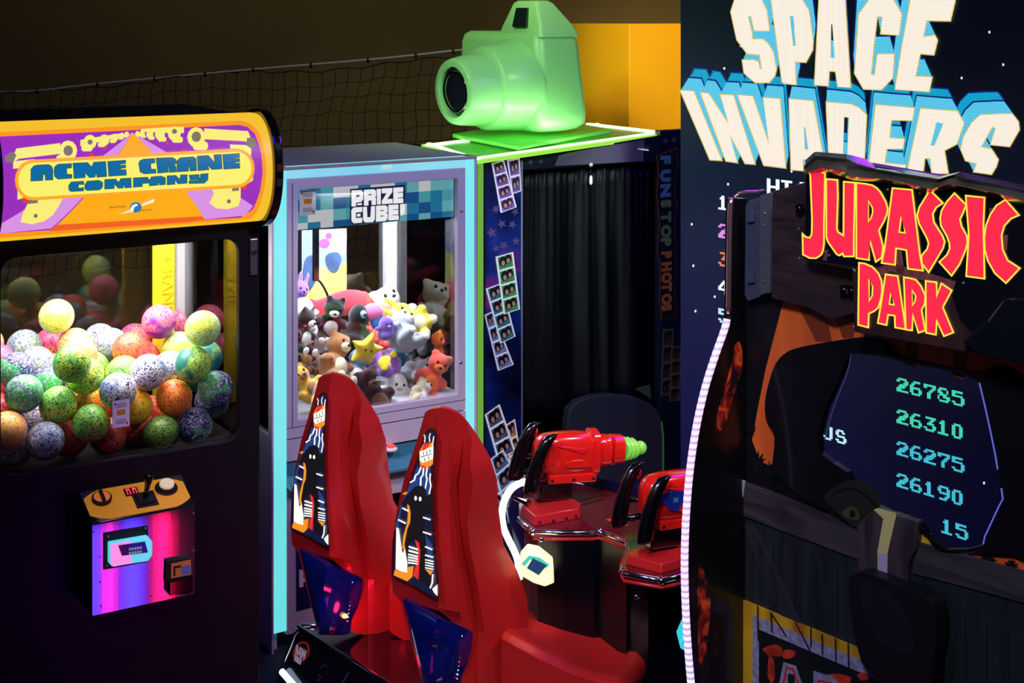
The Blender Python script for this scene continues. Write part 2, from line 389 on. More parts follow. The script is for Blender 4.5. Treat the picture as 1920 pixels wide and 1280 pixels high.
# the lit sign
BD = .17
def bend(z): return BD*sqrt(max(0, 1-(abs((z-zcm)/hzm))**2.2))
def bpts(lp, e=0):
    out = []
    for x, y in lp:
        o_ = 0
        for _ in range(6): u, z = CR.uz(x, y, o_); o_ = bend(min(max(z, zm0), zm1))
        out.append((u, min(max(z, zm0+.001), zm1-.001)))
    return out
def art(name, shapes, lvl, m, parent):
    sh = [[bpts(l) for l in (s_ if not isinstance(s_[0][0], (int, float)) else [s_])] for s_ in shapes]
    return plates(name, sh, CR, lvl*.0009, .001, m, parent, px=False, bend=bend, zcuts=.022)
ym = glow('sign_amber_plastic', (250, 196, 40), .95); sg_or = glow('sign_orange', (255, 150, 20), 1.0)
g = G(); N = 26; us = [cu0+.02, cu1-.015]
g.loft([[CR.w(u, zcm-hzm*cos(pi*k/N), bend(zcm-hzm*cos(pi*k/N))-.002) for k in range(N+1)]+[CR.w(u, zm1, -.06), CR.w(u, zm0, -.06)] for u in us])
sign = g.build('sign_body', ym, crane, True, angle=40)
g = G(); rim = [(u, k) for k in range(N+1) for u in (0,)]
g.loft([[CR.w(u, zcm-(hzm+.02)*cos(pi*k/N), (bend(zcm-hzm*cos(pi*k/N))*1.10+.004)) for k in range(N+1)]+[CR.w(u, zm1+.01, -.08), CR.w(u, zm0-.01, -.08)] for u in (cu1-.016, cu1+.018)])
g.build('sign_end_cap', paint('gloss_black_moulding', (5, 5, 8), .15, coat=.6), crane, bev=.006)
g = G()
g.loft([[CR.w(u, zcm-(hzm+.02)*cos(pi*k/N), (bend(zcm-hzm*cos(pi*k/N))*1.10+.004)) for k in range(N+1)]+[CR.w(u, zm1+.01, -.08), CR.w(u, zm0-.01, -.08)] for u in (cu0-.018, cu0+.021)])
g.build('sign_end_cap', M['gloss_black_moulding'], crane, bev=.006)
art('orange_border', [[(-4,248),(452,226),(470,232),(484,246),(496,285),(499,325),(492,368),(478,402),(452,418),(380,424),(-4,446)]], 1, sg_or, sign)
art('purple_field', [[(-2,256),(448,234),(464,238),(477,250),(489,285),(492,322),(487,358),(474,392),(450,408),(340,414),(-2,438)]], 2, glow('sign_purple', (158, 48, 190), .95), sign)
art('pale_ray', [[(247,248),(-3,422),(-3,438),(95,428)],[(247,248),(474,386),(458,404),(382,411)]], 3, glow('sign_pale_violet', (222, 150, 232), .95), sign)
art('orange_triangle', [[(247,248),(384,412),(340,417),(92,433)]], 4, glow('sign_triangle_orange', (255, 172, 12), 1.0), sign)
art('red_lower_glow_band', [[(92,433),(106,421),(378,405),(384,412),(340,417)]], 5, glow('sign_red_orange', (252, 100, 35), .9), sign)
crs = []
def machine(x, y, s, f):
    crs.append(circ(x, y, 17*s, 19*s, 12)); crs.append(rrect(x-f*8*s-14*s, y+8*s, x-f*8*s+14*s, y+24*s, 4*s, 1))
for f, ox in ((1, 0), (-1, 494)):
    X = lambda x: ox+f*x
    D = 0 if f == 1 else -25
    for x, y, s in ((127,282,1),(168,266,.72),(195,262,.55),(214,258,.4),(228,254,.3),(237,251,.25)): machine(X(x), y+D*(1-(x-127)/115), s, f)
    crs.append([(X(30),278+D*1.3),(X(112),268+D*1.1),(X(112),288+D*1.1),(X(36),297+D*1.3),(X(24),303+D*1.3),(X(26),288+D*1.3)])
    crs.append([(X(24),302+D*1.2),(X(64),298+D*1.1),(X(62),312+D),(X(24),316+D)])
    crs.append([(X(150),262+D),(X(185),256+D*.7),(X(230),249+D*.3),(X(232),254+D*.3),(X(185),266+D*.7),(X(150),274+D)])
crs += [[(55,366),(120,366),(108,388),(98,403),(82,414),(60,420),(38,416),(42,400),(50,384)],[(32,330),(45,312),(45,370),(32,374)],
        [(395,350),(450,346),(450,372),(446,386),(425,392),(404,390),(392,380),(400,362)],[(460,305),(474,300),(473,338),(460,346)]]
art('crane_drawing', crs, 6, glow('sign_drawing_yellow', (250, 238, 120), 1.0), sign)
art('crane_drawing_dark_detail', [circ(127,282,9,10,10),circ(367,256,9,10,10),[(52,372),(70,371),(70,380),(50,382)],[(434,349),(447,348),(447,357),(434,358)],circ(66,404,4,4,8),circ(428,377,4,4,8),
      [(8,292),(22,284),(30,290),(24,304),(10,304)],[(462,258),(476,258),(480,272),(470,278),(460,272)],circ(168,266,5,5,8),circ(326,246,5,5,8)], 7, glow('sign_drawing_grey', (150, 140, 110), .7), sign)
art('crane_drawing_red_tips', [circ(170,291,5,4,8),circ(344,283,5,4,8),circ(47,374,7,6,8),circ(455,349,7,6,8),circ(196,276,3,3,8),circ(312,268,3,3,8)], 8, glow('sign_red', (240, 70, 40), .9), sign)
def pill(e):
    return [(60-e*.2,305-e),(440+e*.2,284-e)]+[(442+(28+e)*sin(a), 315-(31+e)*cos(a)) for a in [pi*k/10 for k in range(1, 10)]]+[(440,346+e),(62,369+e)]+[(60-(27+e)*sin(a), 337+(32+e)*cos(a)) for a in [pi*k/10 for k in range(1, 10)]]
art('name_pill_border', [pill(6)], 9, glow('sign_pill_orange', (255, 170, 40), 1.0), sign)
art('name_pill', [pill(0)], 10, glow('sign_pill_yellow', (252, 240, 110), 1.0), sign)
Z2 = lambda l: [(40+x/8, 270+y/8) for x, y in l]
Z3 = lambda l: [(240+x/8, 270+y/8) for x, y in l]
acme = [
 [Z2([(135,548),(135,375),(180,325),(240,312),(400,305),(445,335),(458,380),(460,530),(352,535),(348,450),(315,452),(308,540)]), Z2([(300,400),(320,372),(345,395),(345,430),(305,435)])],
 [Z2([(480,400),(490,340),(540,300),(740,290),(740,350),(665,360),(670,450),(745,455),(745,505),(540,520),(490,480)])],
 [Z2([(765,285),(980,275),(1045,345),(1075,270),(1250,260),(1265,480),(1125,490),(1110,430),(1090,490),(1010,495),(945,425),(945,495),(780,510)])],
 [Z2([(1285,260),(1550,240),(1550,285),(1470,295),(1470,318),(1548,312),(1550,350),(1475,358),(1475,385),(1555,380),(1560,460),(1300,475)])],
 [Z3([(150,290),(165,250),(220,225),(385,215),(390,275),(325,285),(330,375),(400,375),(405,430),(230,440),(170,410)])],
 [Z3([(410,210),(650,200),(700,225),(710,280),(680,305),(705,340),(710,410),(610,418),(606,330),(590,330),(590,415),(435,430)]), Z3([(570,260),(600,258),(605,290),(575,292)])],
 [Z3([(725,410),(720,250),(770,205),(960,190),(1005,215),(1015,390),(920,398),(910,330),(893,330),(890,400)]), Z3([(880,240),(905,235),(910,280),(885,282)])],
 [Z3([(1025,180),(1190,168),(1285,275),(1275,160),(1380,152),(1395,365),(1245,375),(1180,310),(1200,378),(1040,392)])],
 [Z3([(1405,155),(1655,140),(1655,195),(1590,200),(1590,220),(1655,215),(1658,260),(1590,265),(1590,290),(1655,285),(1662,355),(1425,370)])],
 [Z2([(700,620),(740,565),(920,555),(925,600),(845,600),(840,660),(920,650),(920,695),(740,705),(705,685)])],
 [Z2([(940,620),(975,555),(1150,542),(1205,570),(1205,640),(1160,680),(980,690),(945,670)]), Z2([(1085,570),(1110,568),(1110,660),(1085,662)])],
 [Z2([(1240,530),(1400,522),(1450,575),(1480,515),(1630,508),(1635,645),(1540,650),(1530,600),(1510,652),(1440,655),(1380,590),(1380,660),(1240,668)])],
 [Z3([(70,505),(280,495),(300,530),(290,580),(200,585),(200,630),(70,640)]), Z3([(195,535),(240,533),(240,550),(195,552)])],
 [Z3([(305,550),(340,490),(480,478),(545,500),(545,600),(460,608),(455,570),(440,570),(435,608),(310,620)])],
 [Z3([(575,475),(700,468),(770,530),(775,462),(870,458),(870,580),(735,590),(690,530),(690,595),(575,605)])],
 [Z3([(905,465),(1050,455),(1050,500),(1075,500),(1075,450),(1185,440),(1180,530),(1130,580),(905,585),(905,548),(1070,540),(1070,525),(920,530)])]]
art('name_letter_outline', [[offset(l[0], .9)] for l in acme], 11, glow('sign_letter_edge', (60, 125, 105), .6), sign)
art('name_letters', [[offset(l[0], -.9)]+[offset(h, .3) for h in l[1:]] for l in acme], 12, glow('sign_letter_blue', (10, 112, 172), .9), sign)
art('maker_emblem', [circ(253,388,11,10,16)], 11, glow('sign_emblem_blue', (40, 130, 185), .9), sign)
art('maker_emblem_swirl', [[(242,392),(246,384),(254,381),(257,384),(250,388),(248,396),(244,398)],[(264,382),(288,372),(287,378),(264,386)],[(221,401),(242,393),(242,397),(222,400)]], 12, glow('sign_emblem_white', (250, 245, 215), 1), sign)
def curved_text(body, x, y, h, m, nm, rot=0):
    u, z = bpts([(x, y)])[0]
    t = text(nm, body, CR, None, (u, z), h, m, sign, off=bend(z)+.011, rot=rot)
curved_text('Benchmark', 203, 390, .009, glow('sign_text_brown', (150, 95, 20), .7), 'maker_lettering')
curved_text('Games Inc.', 255, 396, .009, M['sign_text_brown'], 'maker_lettering')
screws('screw', [CR.uz(340, 418, .02)]+[CR.uz(434, 412, .02)], CR, .03, .006, chrome, crane, px=False)

# lock plate on the door
g = G(); a, z = CR.uz(467, 470, 0); g.box(CR, a-.0, a+.03, .012, 0, z-.09, z+.045)
lp = g.build('lock_plate', steel, crane, bev=.003); G().lathe(CR.w(a+.015, z-.005, .012), (CR.n.x, CR.n.y, 0), [(0, .009), (.006, .009), (.006, .004), (.002, 0)], 12).build('lock_barrel', blackm, lp)
# price card taped inside the glass
def card(pl, x0, y0, x1, y1, off, parent):
    sh = [(x0,y0),(x1,y0),(x1,y1),(x0,y1)]
    u0_, z1_ = pl.uz(x0, y0, off); u1_, z0_ = pl.uz(x1, y1, off)
    c = plates('price_card', [[(u0_, z0_), (u1_, z0_), (u1_, z1_), (u0_, z1_)]], pl, off, .001, white, parent, px=False)
    w = u1_-u0_; h = z1_-z0_
    plates('card_print', [rrect(u0_+w*.25, z0_+h*.45, u0_+w*.75, z0_+h*.65, .004, 2)], pl, off+.0008, .0005, paint('card_orange', (225, 150, 40), .5), c, px=False)
    plates('card_suit', [[(u0_+w*.08, z1_-h*.12), (u0_+w*.14, z1_-h*.05), (u0_+w*.2, z1_-h*.12), (u0_+w*.14, z1_-h*.2)],
                         [(u1_-w*.2, z0_+h*.12), (u1_-w*.14, z0_+h*.05), (u1_-w*.08, z0_+h*.12), (u1_-w*.14, z0_+h*.2)]], pl, off+.0008, .0005, paint('card_red', (210, 30, 40), .5), c, px=False)
    plates('card_text_lines', [[(u0_+w*.2, z0_+h*q), (u1_-w*.2, z0_+h*q), (u1_-w*.2, z0_+h*(q+.02)), (u0_+w*.2, z0_+h*(q+.02))] for q in (.14, .2, .26, .74, .8, .86)], pl, off+.0008, .0005, paint('card_grey', (120, 120, 130), .5), c, px=False)
card(CR, 211, 752, 243, 798, -.034, crane)

# control box: slanted amber top, brushed steel front
def brushed(name):
    if name in M: return M[name]
    m = bpy.data.materials.new(name); m.use_nodes = True; nt = m.node_tree; b = nt.nodes['Principled BSDF']
    b.inputs['Metallic'].default_value = 1; b.inputs['Base Color'].default_value = (.55, .55, .6, 1); b.inputs['Roughness'].default_value = .11
    b.inputs['Anisotropic'].default_value = 0.0
    t = nt.nodes.new('ShaderNodeTexNoise'); t.inputs['Scale'].default_value = 60; t.inputs['Detail'].default_value = 3
    mp = nt.nodes.new('ShaderNodeMapping'); mp.inputs['Scale'].default_value = (1, 1, .03); tc = nt.nodes.new('ShaderNodeTexCoord')
    nt.links.new(tc.outputs['Object'], mp.inputs[0]); nt.links.new(mp.outputs[0], t.inputs['Vector'])
    bp = nt.nodes.new('ShaderNodeBump'); bp.inputs['Strength'].default_value = .06; bp.inputs['Distance'].default_value = .002
    nt.links.new(t.outputs['Fac'], bp.inputs['Height']); nt.links.new(bp.outputs[0], b.inputs['Normal'])
    M[name] = m; return m
BO = .155
bx0, bx1 = CR.uz(171, 1060, BO)[0], CR.uz(366, 1030, BO)[0]
bz0, bzf = CR.uz(270, 1134, BO)[1], CR.uz(270, 964, BO)[1]; bzr = CR.uz(236, 909, 0)[1]
g = G(); g.hexa([CR(bx0,bz0,0),CR(bx1,bz0,0),CR(bx1,bz0,BO),CR(bx0,bz0,BO),CR(bx0,bzr,0),CR(bx1,bzr,0),CR(bx1,bzf,BO),CR(bx0,bzf,BO)])
box = g.build('control_box', paint('control_box_black', (10, 10, 18), .3, coat=.3), crane, bev=.004)
plates('steel_front', [rrect(bx0+.002, bz0+.002, bx1-.002, bzf-.003, .004, 2)], CR, BO+.003, .004, brushed('brushed_steel'), box, px=False, bev=.001)
class Slant:      # the sloping control top
    def __init__(s): s.u = CR.u; s.n = CR.n
    def w(s, u, v, off=0):   # v 0 at the rear edge .. 1 at the front edge
        p = CR.w(u, bzr+(bzf-bzr)*v, BO*v); nn = Vector((CR.n.x*(bzr-bzf), CR.n.y*(bzr-bzf), BO)).normalized()
        return p+nn*off
    __call__ = w
SL = Slant()
plates('steel_top', [[(bx0, 0), (bx1, 0), (bx1, 1), (bx0, 1)]], SL, .003, .003, M['brushed_steel'], box, px=False)
W = bx1-bx0
def sl(fx, fv): return (bx0+W*fx, fv)
ov = [(bx0+W*(.5+.485*max(-1, min(1, 1.12*cos(a)))), .5+.47*max(-1, min(1, 1.25*sin(a)))) for a in [2*pi*k/40 for k in range(40)]]
plates('amber_overlay', [ov], SL, .0045, .0015, mat('amber_overlay', srgb(225, 160, 40), .4, 0, srgb(225, 150, 30), .25), box, px=False)
nn = Vector((CR.n.x*(bzr-bzf), CR.n.y*(bzr-bzf), BO)).normalized()
k0 = SL.w(*sl(.17, .36), .005)
kn = G().lathe(k0, nn, [(0, .034), (.012, .034), (.014, .030)], 24).build('selector_knob', blackm, box, True, angle=40)
G().lathe(k0+nn*.014, nn, [(0, .028), (.001, .028)], 24).build('knob_label', paint('knob_orange', (240, 150, 50), .5, emit=srgb(240, 120, 40), es=.3), kn)
d1 = (SL.w(*sl(.17, .9), 0)-SL.w(*sl(.17, 0), 0)).normalized(); sd = Vector((CR.u.x, CR.u.y, 0))
g = G(); q = k0+nn*.014; g.hexa([q-sd*.006-d1*.028, q+sd*.006-d1*.028, q+sd*.006+d1*.03, q-sd*.006+d1*.03]+[v+nn*.012 for v in (q-sd*.005-d1*.026, q+sd*.005-d1*.026, q+sd*.005+d1*.028, q-sd*.005+d1*.028)])
g.build('knob_grip', blackm, kn, bev=.002)
plates('digit_window', [[sl(.40, .16), sl(.53, .16), sl(.53, .40), sl(.40, .40)]], SL, .007, .003, paint('digit_window_dark', (70, 10, 12), .3), box, px=False)
dg = []
for f in (.42, .48):
    a, b = f, f+.035
    dg += [[sl(a, .19), sl(b, .19), sl(b, .23), sl(a, .23)], [sl(a, .19), sl(a+.008, .19), sl(a+.008, .37), sl(a, .37)], [sl(b-.008, .19), sl(b, .19), sl(b, .37), sl(b-.008, .37)]]
plates('lit_digits', dg, SL, .0085, .001, glow('red_digits', (255, 60, 90), 1.5), box, px=False)
jb = SL.w(*sl(.56, .60), .005); g = G()
for s0, h0, h1 in ((.040, 0, .006), (.030, .006, .014)):
    a, b = sd*s0, d1*s0
    g.hexa([jb+nn*h0+v for v in (-a-b, a-b, a+b, -a+b)]+[jb+nn*h1+v*.93 for v in (-a-b, a-b, a+b, -a+b)])
js = g.build('joystick', blackm, box, bev=.003)
G().lathe(jb+nn*.012, (nn+Vector((0, 0, .6))+sd*.15), [(0, .011), (.03, .009), (.05, .011), (.068, .016), (.08, .016), (.088, .010), (.09, .001)], 16).build('stick', paint('gloss_black', (4, 4, 5), .12, coat=.5), js, True)
b0 = SL.w(*sl(.80, .36), .004)
bt = G().lathe(b0, nn, [(0, .040), (.004, .040), (.006, .032), (.014, .031), (.016, .027)], 24).build('drop_button', blackm, box, True, angle=40)
G().lathe(b0+nn*.014, nn, [(0, .026), (.010, .026), (.014, .022)], 24).build('button_cap', mat('cream_button', srgb(235, 225, 180), .4, 0, srgb(235, 220, 170), .35), bt, True, angle=40)
def bp(x, y): return CR.uz(x, y, BO)
Z4 = lambda l: [bp(100+x/4, 860+y/4) for x, y in l]
cp = plates('card_reader_plate', [Z4([(372,552),(706,497),(708,768),(372,828)])], CR, BO+.008, .006, blackm, box, px=False, bev=.002)
screws('screw', [bp(100+x/4, 860+y/4) for x, y in ((405,575),(688,515),(398,798))], CR, BO+.009, .004, steel, box, px=False)
class Lens_: pass
g = G(); ctr = Z4([(565, 670)])[0]; rr = [Z4([(400,610),(690,560),(722,600),(722,700),(690,745),(420,785),(400,760)])]
ring0 = rr[0]
def shrink(r, k): return [(ctr[0]+(u-ctr[0])*k, ctr[1]+(z-ctr[1])*k) for u, z in r]
g.loft([[CR.w(u, z, BO+o_) for u, z in shrink(ring0, k)] for k, o_ in ((1, .008), (1, .030), (.93, .038))])
cr_ = g.build('card_reader', mat('cyan_glow_plastic', srgb(120, 220, 230), .3, 0, srgb(95, 215, 225), .8), box, bev=.004)
plates('reader_pink_side', [Z4([(405,612),(560,588),(560,755),(425,780),(405,755)])], CR, BO+.0395, .002, glow('pink_glow', (255, 150, 235), .95), cr_, px=False, bev=.001)
plates('reader_screen', [Z4([(460,620),(660,592),(682,672),(488,697)])], CR, BO+.042, .004, paint('reader_screen_dark', (12, 18, 26), .15, coat=.5), cr_, px=False)
plates('screen_text', [Z4([(540+20*i,640+30*j-3*i),(555+20*i,638+30*j-3*i),(555+20*i,655+30*j-3*i),(540+20*i,657+30*j-3*i)]) for i in range(5) for j in range(2)], CR, BO+.043, .001, glow('screen_text_grey', (150, 160, 160), .6), cr_, px=False)
bv = plates('bill_acceptor', [Z4([(838,752),(1022,722),(1030,980),(1000,1000),(845,1000),(832,900)])], CR, BO+.022, .02, blackm, box, px=False, bev=.003)
plates('bill_label', [Z4([(868,770),(1015,738),(1018,850),(868,880)])], CR, BO+.0235, .002, paint('label_orange', (215, 140, 50), .5), bv, px=False)
plates('bill_label_picture', [Z4([(950,790),(1008,775),(1012,840),(945,855)])], CR, BO+.0245, .001, paint('label_blue', (90, 125, 190), .5), bv, px=False)
plates('bill_label_arrow', [Z4([(885,790),(940,780),(940,795),(898,802),(898,860),(885,862)])], CR, BO+.0245, .001, blackm, bv, px=False)
G().box(CR, Z4([(845,900)])[0][0], Z4([(1025,900)])[0][0], BO+.035, BO+.02, Z4([(900,990)])[0][1], Z4([(900,885)])[0][1]).build('bill_slot_mouth', M['gloss_black'], bv, bev=.004)
screws('screw', [bp(100+x/4, 860+y/4) for x, y in ((300,545),(348,730),(350,920),(290,985),(355,1100),(725,840),(730,1022),(1050,405),(1050,685))], CR, BO+.004, .0035, steel, box, px=False)

# ---------------------------------------------------------------- the balls
def ball_mat(key, base, spk, pat):
    m = bpy.data.materials.new('ball_'+key); m.use_nodes = True; nt = m.node_tree; b = nt.nodes['Principled BSDF']; L = nt.links.new
    b.inputs['Roughness'].default_value = .42; b.inputs['Coat Weight'].default_value = .15
    tc = nt.nodes.new('ShaderNodeTexCoord')
    def thr(scale, lo, hi, detail=1, seed=0):
        t = nt.nodes.new('ShaderNodeTexNoise'); t.noise_dimensions = '4D'; t.inputs['W'].default_value = seed; t.inputs['Scale'].default_value = scale; t.inputs['Detail'].default_value = detail
        L(tc.outputs['Object'], t.inputs['Vector']); r = nt.nodes.new('ShaderNodeMapRange')
        r.inputs['From Min'].default_value = lo; r.inputs['From Max'].default_value = hi; L(t.outputs['Fac'], r.inputs['Value']); return r.outputs[0]
    def mix(f, a, bcol):
        x = nt.nodes.new('ShaderNodeMix'); x.data_type = 'RGBA'; L(f, x.inputs[0])
        if isinstance(a, tuple): x.inputs[6].default_value = (*a, 1)
        else: L(a, x.inputs[6])
        x.inputs[7].default_value = (*bcol, 1); return x.outputs[2]
    c = mix(thr(9, .54, .60, 2, 3), srgb(*base), srgb(*pat))
    c = mix(thr(170, .55, .58, 1, 9), c, srgb(*spk)); c = mix(thr(80, .60, .63, 2, 5), c, srgb(*spk))
    L(c, b.inputs['Base Color']); return m
PAL = {   # description, base, speckle, patch
 'pale': ('pale green speckled', (205, 235, 170), (130, 190, 110), (230, 240, 90)),
 'peach': ('peach coloured speckled', (250, 190, 130), (240, 120, 90), (250, 215, 120)),
 'yellow': ('yellow and orange speckled', (252, 200, 40), (240, 120, 30), (230, 235, 60)),
 'coral': ('coral red speckled', (255, 95, 90), (190, 40, 90), (250, 120, 50)),
 'pink': ('hot pink speckled', (252, 80, 125), (120, 30, 80), (252, 120, 90)),
 'pinkpurple': ('pink ball with a purple patch,', (252, 120, 130), (140, 30, 140), (120, 30, 150)),
 'white': ('white and navy speckled', (225, 225, 240), (35, 40, 110), (150, 165, 215)),
 'navy': ('navy ball with green blotches,', (35, 40, 110), (190, 200, 235), (60, 185, 90)),
 'lime': ('lime green speckled', (150, 230, 90), (40, 120, 90), (220, 240, 80)),
 'limeteal': ('lime ball with a teal blotch,', (200, 240, 90), (40, 140, 110), (30, 130, 130)),
 'green': ('green speckled', (70, 200, 80), (20, 90, 90), (180, 225, 70)),
 'orange': ('orange speckled', (252, 150, 50), (200, 60, 40), (250, 200, 60)),
 'olive': ('dark green and yellow speckled', (120, 165, 60), (20, 70, 60), (20, 60, 90)),
 'grey': ('grey blue speckled', (150, 165, 185), (70, 90, 120), (170, 200, 170))}
photo_balls = [(106,587,'pale'),(11,627,'peach'),(80,633,'yellow'),(133,630,'coral'),(155,612,'grey'),(19,667,'pink'),(60,670,'grey'),(100,680,'pale'),(109,656,'pink'),(150,660,'peach'),(190,640,'white'),
 (225,645,'grey'),(262,636,'pink'),(298,647,'pinkpurple'),(240,662,'coral'),(250,680,'coral'),(130,690,'green'),(170,695,'lime'),(220,698,'lime'),(195,680,'peach'),(320,680,'white'),(380,690,'limeteal'),(25,695,'navy'),
 (135,722,'white'),(60,718,'navy'),(15,755,'coral'),(75,757,'lime'),(190,755,'orange'),(245,742,'yellow'),(205,728,'white'),(275,722,'pink'),(290,700,'white'),(335,745,'orange'),(415,725,'navy'),(280,790,'pink'),
 (425,770,'orange'),(135,790,'lime'),(70,825,'white'),(165,835,'navy'),(118,850,'coral'),(10,855,'white'),(232,820,'pink'),(325,815,'olive'),(370,785,'navy'),(205,862,'peach'),(280,845,'olive'),(380,832,'yellow'),(30,800,'peach'),
 (330,700,'pink'),(90,790,'white'),(355,640,'pale'),(430,640,'white')]
for k in PAL: PAL[k] = PAL[k]+(ball_mat(k, *PAL[k][1:]),)
BR = .067
fz = wz0-.035
lo_u, hi_u, lo_n, hi_n = cu0+.035+BR, cu1-.02-BR, -CD+.03+BR, -.045-BR
balls = []; rnd = random.Random(5)
def rest(u, n):
    z = fz+BR
    for a, b, c in balls:
        d2 = (u-a)**2+(n-b)**2
        if d2 < 4*BR*BR: z = max(z, c+sqrt(4*BR*BR-d2))
    return z
ua, na = CR.uz(310, 560, -.62)[0], -.62
while True:
    best = None
    for _ in range(260):
        u, n = rnd.uniform(lo_u, hi_u), rnd.uniform(lo_n, hi_n)
        if -.66-BR < n < -.58+BR and CR.uz(291,520,-.6)[0]-BR < u < CR.uz(328,520,-.6)[0]+BR: continue
        z = rest(u, n)
        if best is None or z < best[2]: best = (u, n, z)
    if best[2] > fz+.375+.03*sin(best[0]*5): break
    balls.append(best)
for px, py, n in ((106,587,-.56),(380,690,hi_n),(298,647,-.45),(133,630,-.62),(135,722,hi_n),(262,636,-.52),(80,633,-.60)):
    u = max(lo_u, min(hi_u, CR.uz(px, py, n)[0])); q = rest(u, n)
    if q < fz+.49: balls.append((u, n, q))
def proj(p): return (960+p.x/p.y*F, HY+(H-p.z)/p.y*F)
proto = G().ball((0, 0, 0), BR-.0005, 28, 18).build('play_ball', PAL['pale'][4], None, True, local=True)
pm = proto.data; meshes = {}
for k in PAL:
    me = pm.copy(); me.materials.clear(); me.materials.append(PAL[k][4]); meshes[k] = me
bpy.data.objects.remove(proto)
band = lambda n: 0 if n > -.22 else 1 if n > -.37 else 2 if n > -.52 else 3 if n > -.67 else 4
layer = lambda z: 0 if z < fz+.13 else 1 if z < fz+.25 else 2 if z < fz+.37 else 3
BN = ['against front glass', 'second row', 'middle row', 'fourth row', 'rear row']
LN = ['bottom layer', 'second layer', 'pile top', 'perched highest']
ORD = ['first', 'second', 'third', 'fourth', 'fifth', 'sixth', 'seventh', 'eighth', 'ninth', 'tenth', 'eleventh', 'twelfth', 'thirteenth', 'fourteenth']
# only the balls that can be seen from about the camera's place are built one by one; the rest lie buried
vis = []
cen = [CR.w(u, z, n) for u, n, z in balls]
for i, c in enumerate(cen):
    ok = False
    for e in (Vector((0, 0, H)), Vector((.7, 0, H)), Vector((-.7, 0, H+.2))):
        dv = (c-e).normalized(); sx = dv.cross(Vector((0, 0, 1))).normalized(); sy = sx.cross(dv)
        for A in range(9):
            q = c+(sx*cos(A*pi/4)+sy*sin(A*pi/4))*BR*(.93 if A < 8 else 0) - dv*BR*.3
            d = (q-e); L_ = d.length; d.normalize()
            if all(j == i or (c2-e).dot(d) > L_ or ((c2-e)-d*(c2-e).dot(d)).length > BR for j, c2 in enumerate(cen)): ok = True; break
        if ok: break
    if ok: vis.append(i)
cnt = {}
for i in sorted(vis, key=lambda i: balls[i][0]):
    u, n, z = balls[i]; c = cen[i]; px, py = proj(c)
    key = min(photo_balls, key=lambda t: hypot(t[0]-px, t[1]-py))[2]
    o = bpy.data.objects.new('play_ball', meshes[key]); C.objects.link(o); o.location = c
    o.rotation_euler = (rnd.uniform(0, 6), rnd.uniform(0, 6), rnd.uniform(0, 6))
    bk = (band(n), layer(z)); cnt[bk] = cnt.get(bk, 0)+1
    desc = PAL[key][0]; desc = desc if 'ball' in desc else desc+' ball'
    tag(o, f"{desc} {ORD[min(cnt[bk]-1, 13)]} from left, {BN[bk[0]]}, {LN[bk[1]]}", 'ball', 'speckled play balls in the crane machine')
print('BALLS', len(balls), len(vis))
# ================================================================ prize cabinet with cyan lit posts
CU = Pl(510, 5.87, *UF)
uR = CU.uz(893, 500)[0]; QD = .80; zt = CU.uz(518, 315)[1]
pu0 = CU.uz(537, 500)[0]; pu1 = CU.uz(873, 500)[0]
gu0, gu1 = CU.uz(559, 600)[0], CU.uz(858, 600)[0]; gz0, gz1 = CU.uz(857, 739)[1], CU.uz(858, 335)[1]
lav = paint('lavender_powder_coat', (192, 190, 206), .45, var=(2, .04)); lavd = paint('panel_seam_dark', (95, 90, 120), .6)
cube = thing('prize_cabinet', 'tall pale lavender prize cabinet with glowing cyan corner posts, full of plush toys', 'arcade machine', CU.w(uR/2, 0, -QD/2))
# lit corner posts and top bar
def lit(name, rgb, edge, s=1.0):
    m = bpy.data.materials.new(name); m.use_nodes = True; nt = m.node_tree; b = nt.nodes['Principled BSDF']; L = nt.links.new
    b.inputs['Base Color'].default_value = (.2, .25, .3, 1); b.inputs['Roughness'].default_value = .35
    t = nt.nodes.new('ShaderNodeTexNoise'); t.inputs['Scale'].default_value = 3; tc = nt.nodes.new('ShaderNodeTexCoord'); L(tc.outputs['Object'], t.inputs['Vector'])
    x = nt.nodes.new('ShaderNodeMix'); x.data_type = 'RGBA'; L(t.outputs['Fac'], x.inputs[0]); x.inputs[6].default_value = (*srgb(*rgb), 1); x.inputs[7].default_value = (*srgb(*edge), 1)
    L(x.outputs[2], b.inputs['Emission Color']); b.inputs['Emission Strength'].default_value = s; return m
litm = lit('cyan_lit_diffuser', (90, 225, 225), (120, 228, 230), .95); litt = lit('cyan_lit_top_bar', (70, 180, 215), (150, 225, 230), .95)
for nm, a, b_ in (('lit_post', 0.0, pu0), ('lit_post', pu1, uR-.012)):
    G().box(CU, a+.004, b_, .004, -.03, .08, zt-.01).build(nm, litm, cube, bev=.003)
g = G(); g.box(CU, uR-.012, uR, .008, -.03, .0, zt); g.build('post_edge_trim', lav, cube, label='pale outer edge trim')
g = G(); g.box(CU, -.004, .004, .008, -.03, .0, zt); g.build('post_edge_trim', lav, cube, label='pale outer edge trim')
zb0 = CU.uz(700, 325)[1]; zb1 = CU.uz(700, 303)[1]
G().box(CU, pu0, pu1, .003, -.03, zb0, zb1).build('lit_top_bar', litt, cube)
text('top_bar_lettering', 'MIA', CU, 715, 317, .022, glow('frosted_letter', (190, 230, 235), .9), cube, off=.0045, bold=.002)
g = G(); g.box(CU, -.004, uR, .008, -QD, zt-.012, zt+.002); g.build('roof', paint('dusty_grey_roof', (150, 158, 140), .7, var=(3, .1)), cube, bev=.004)
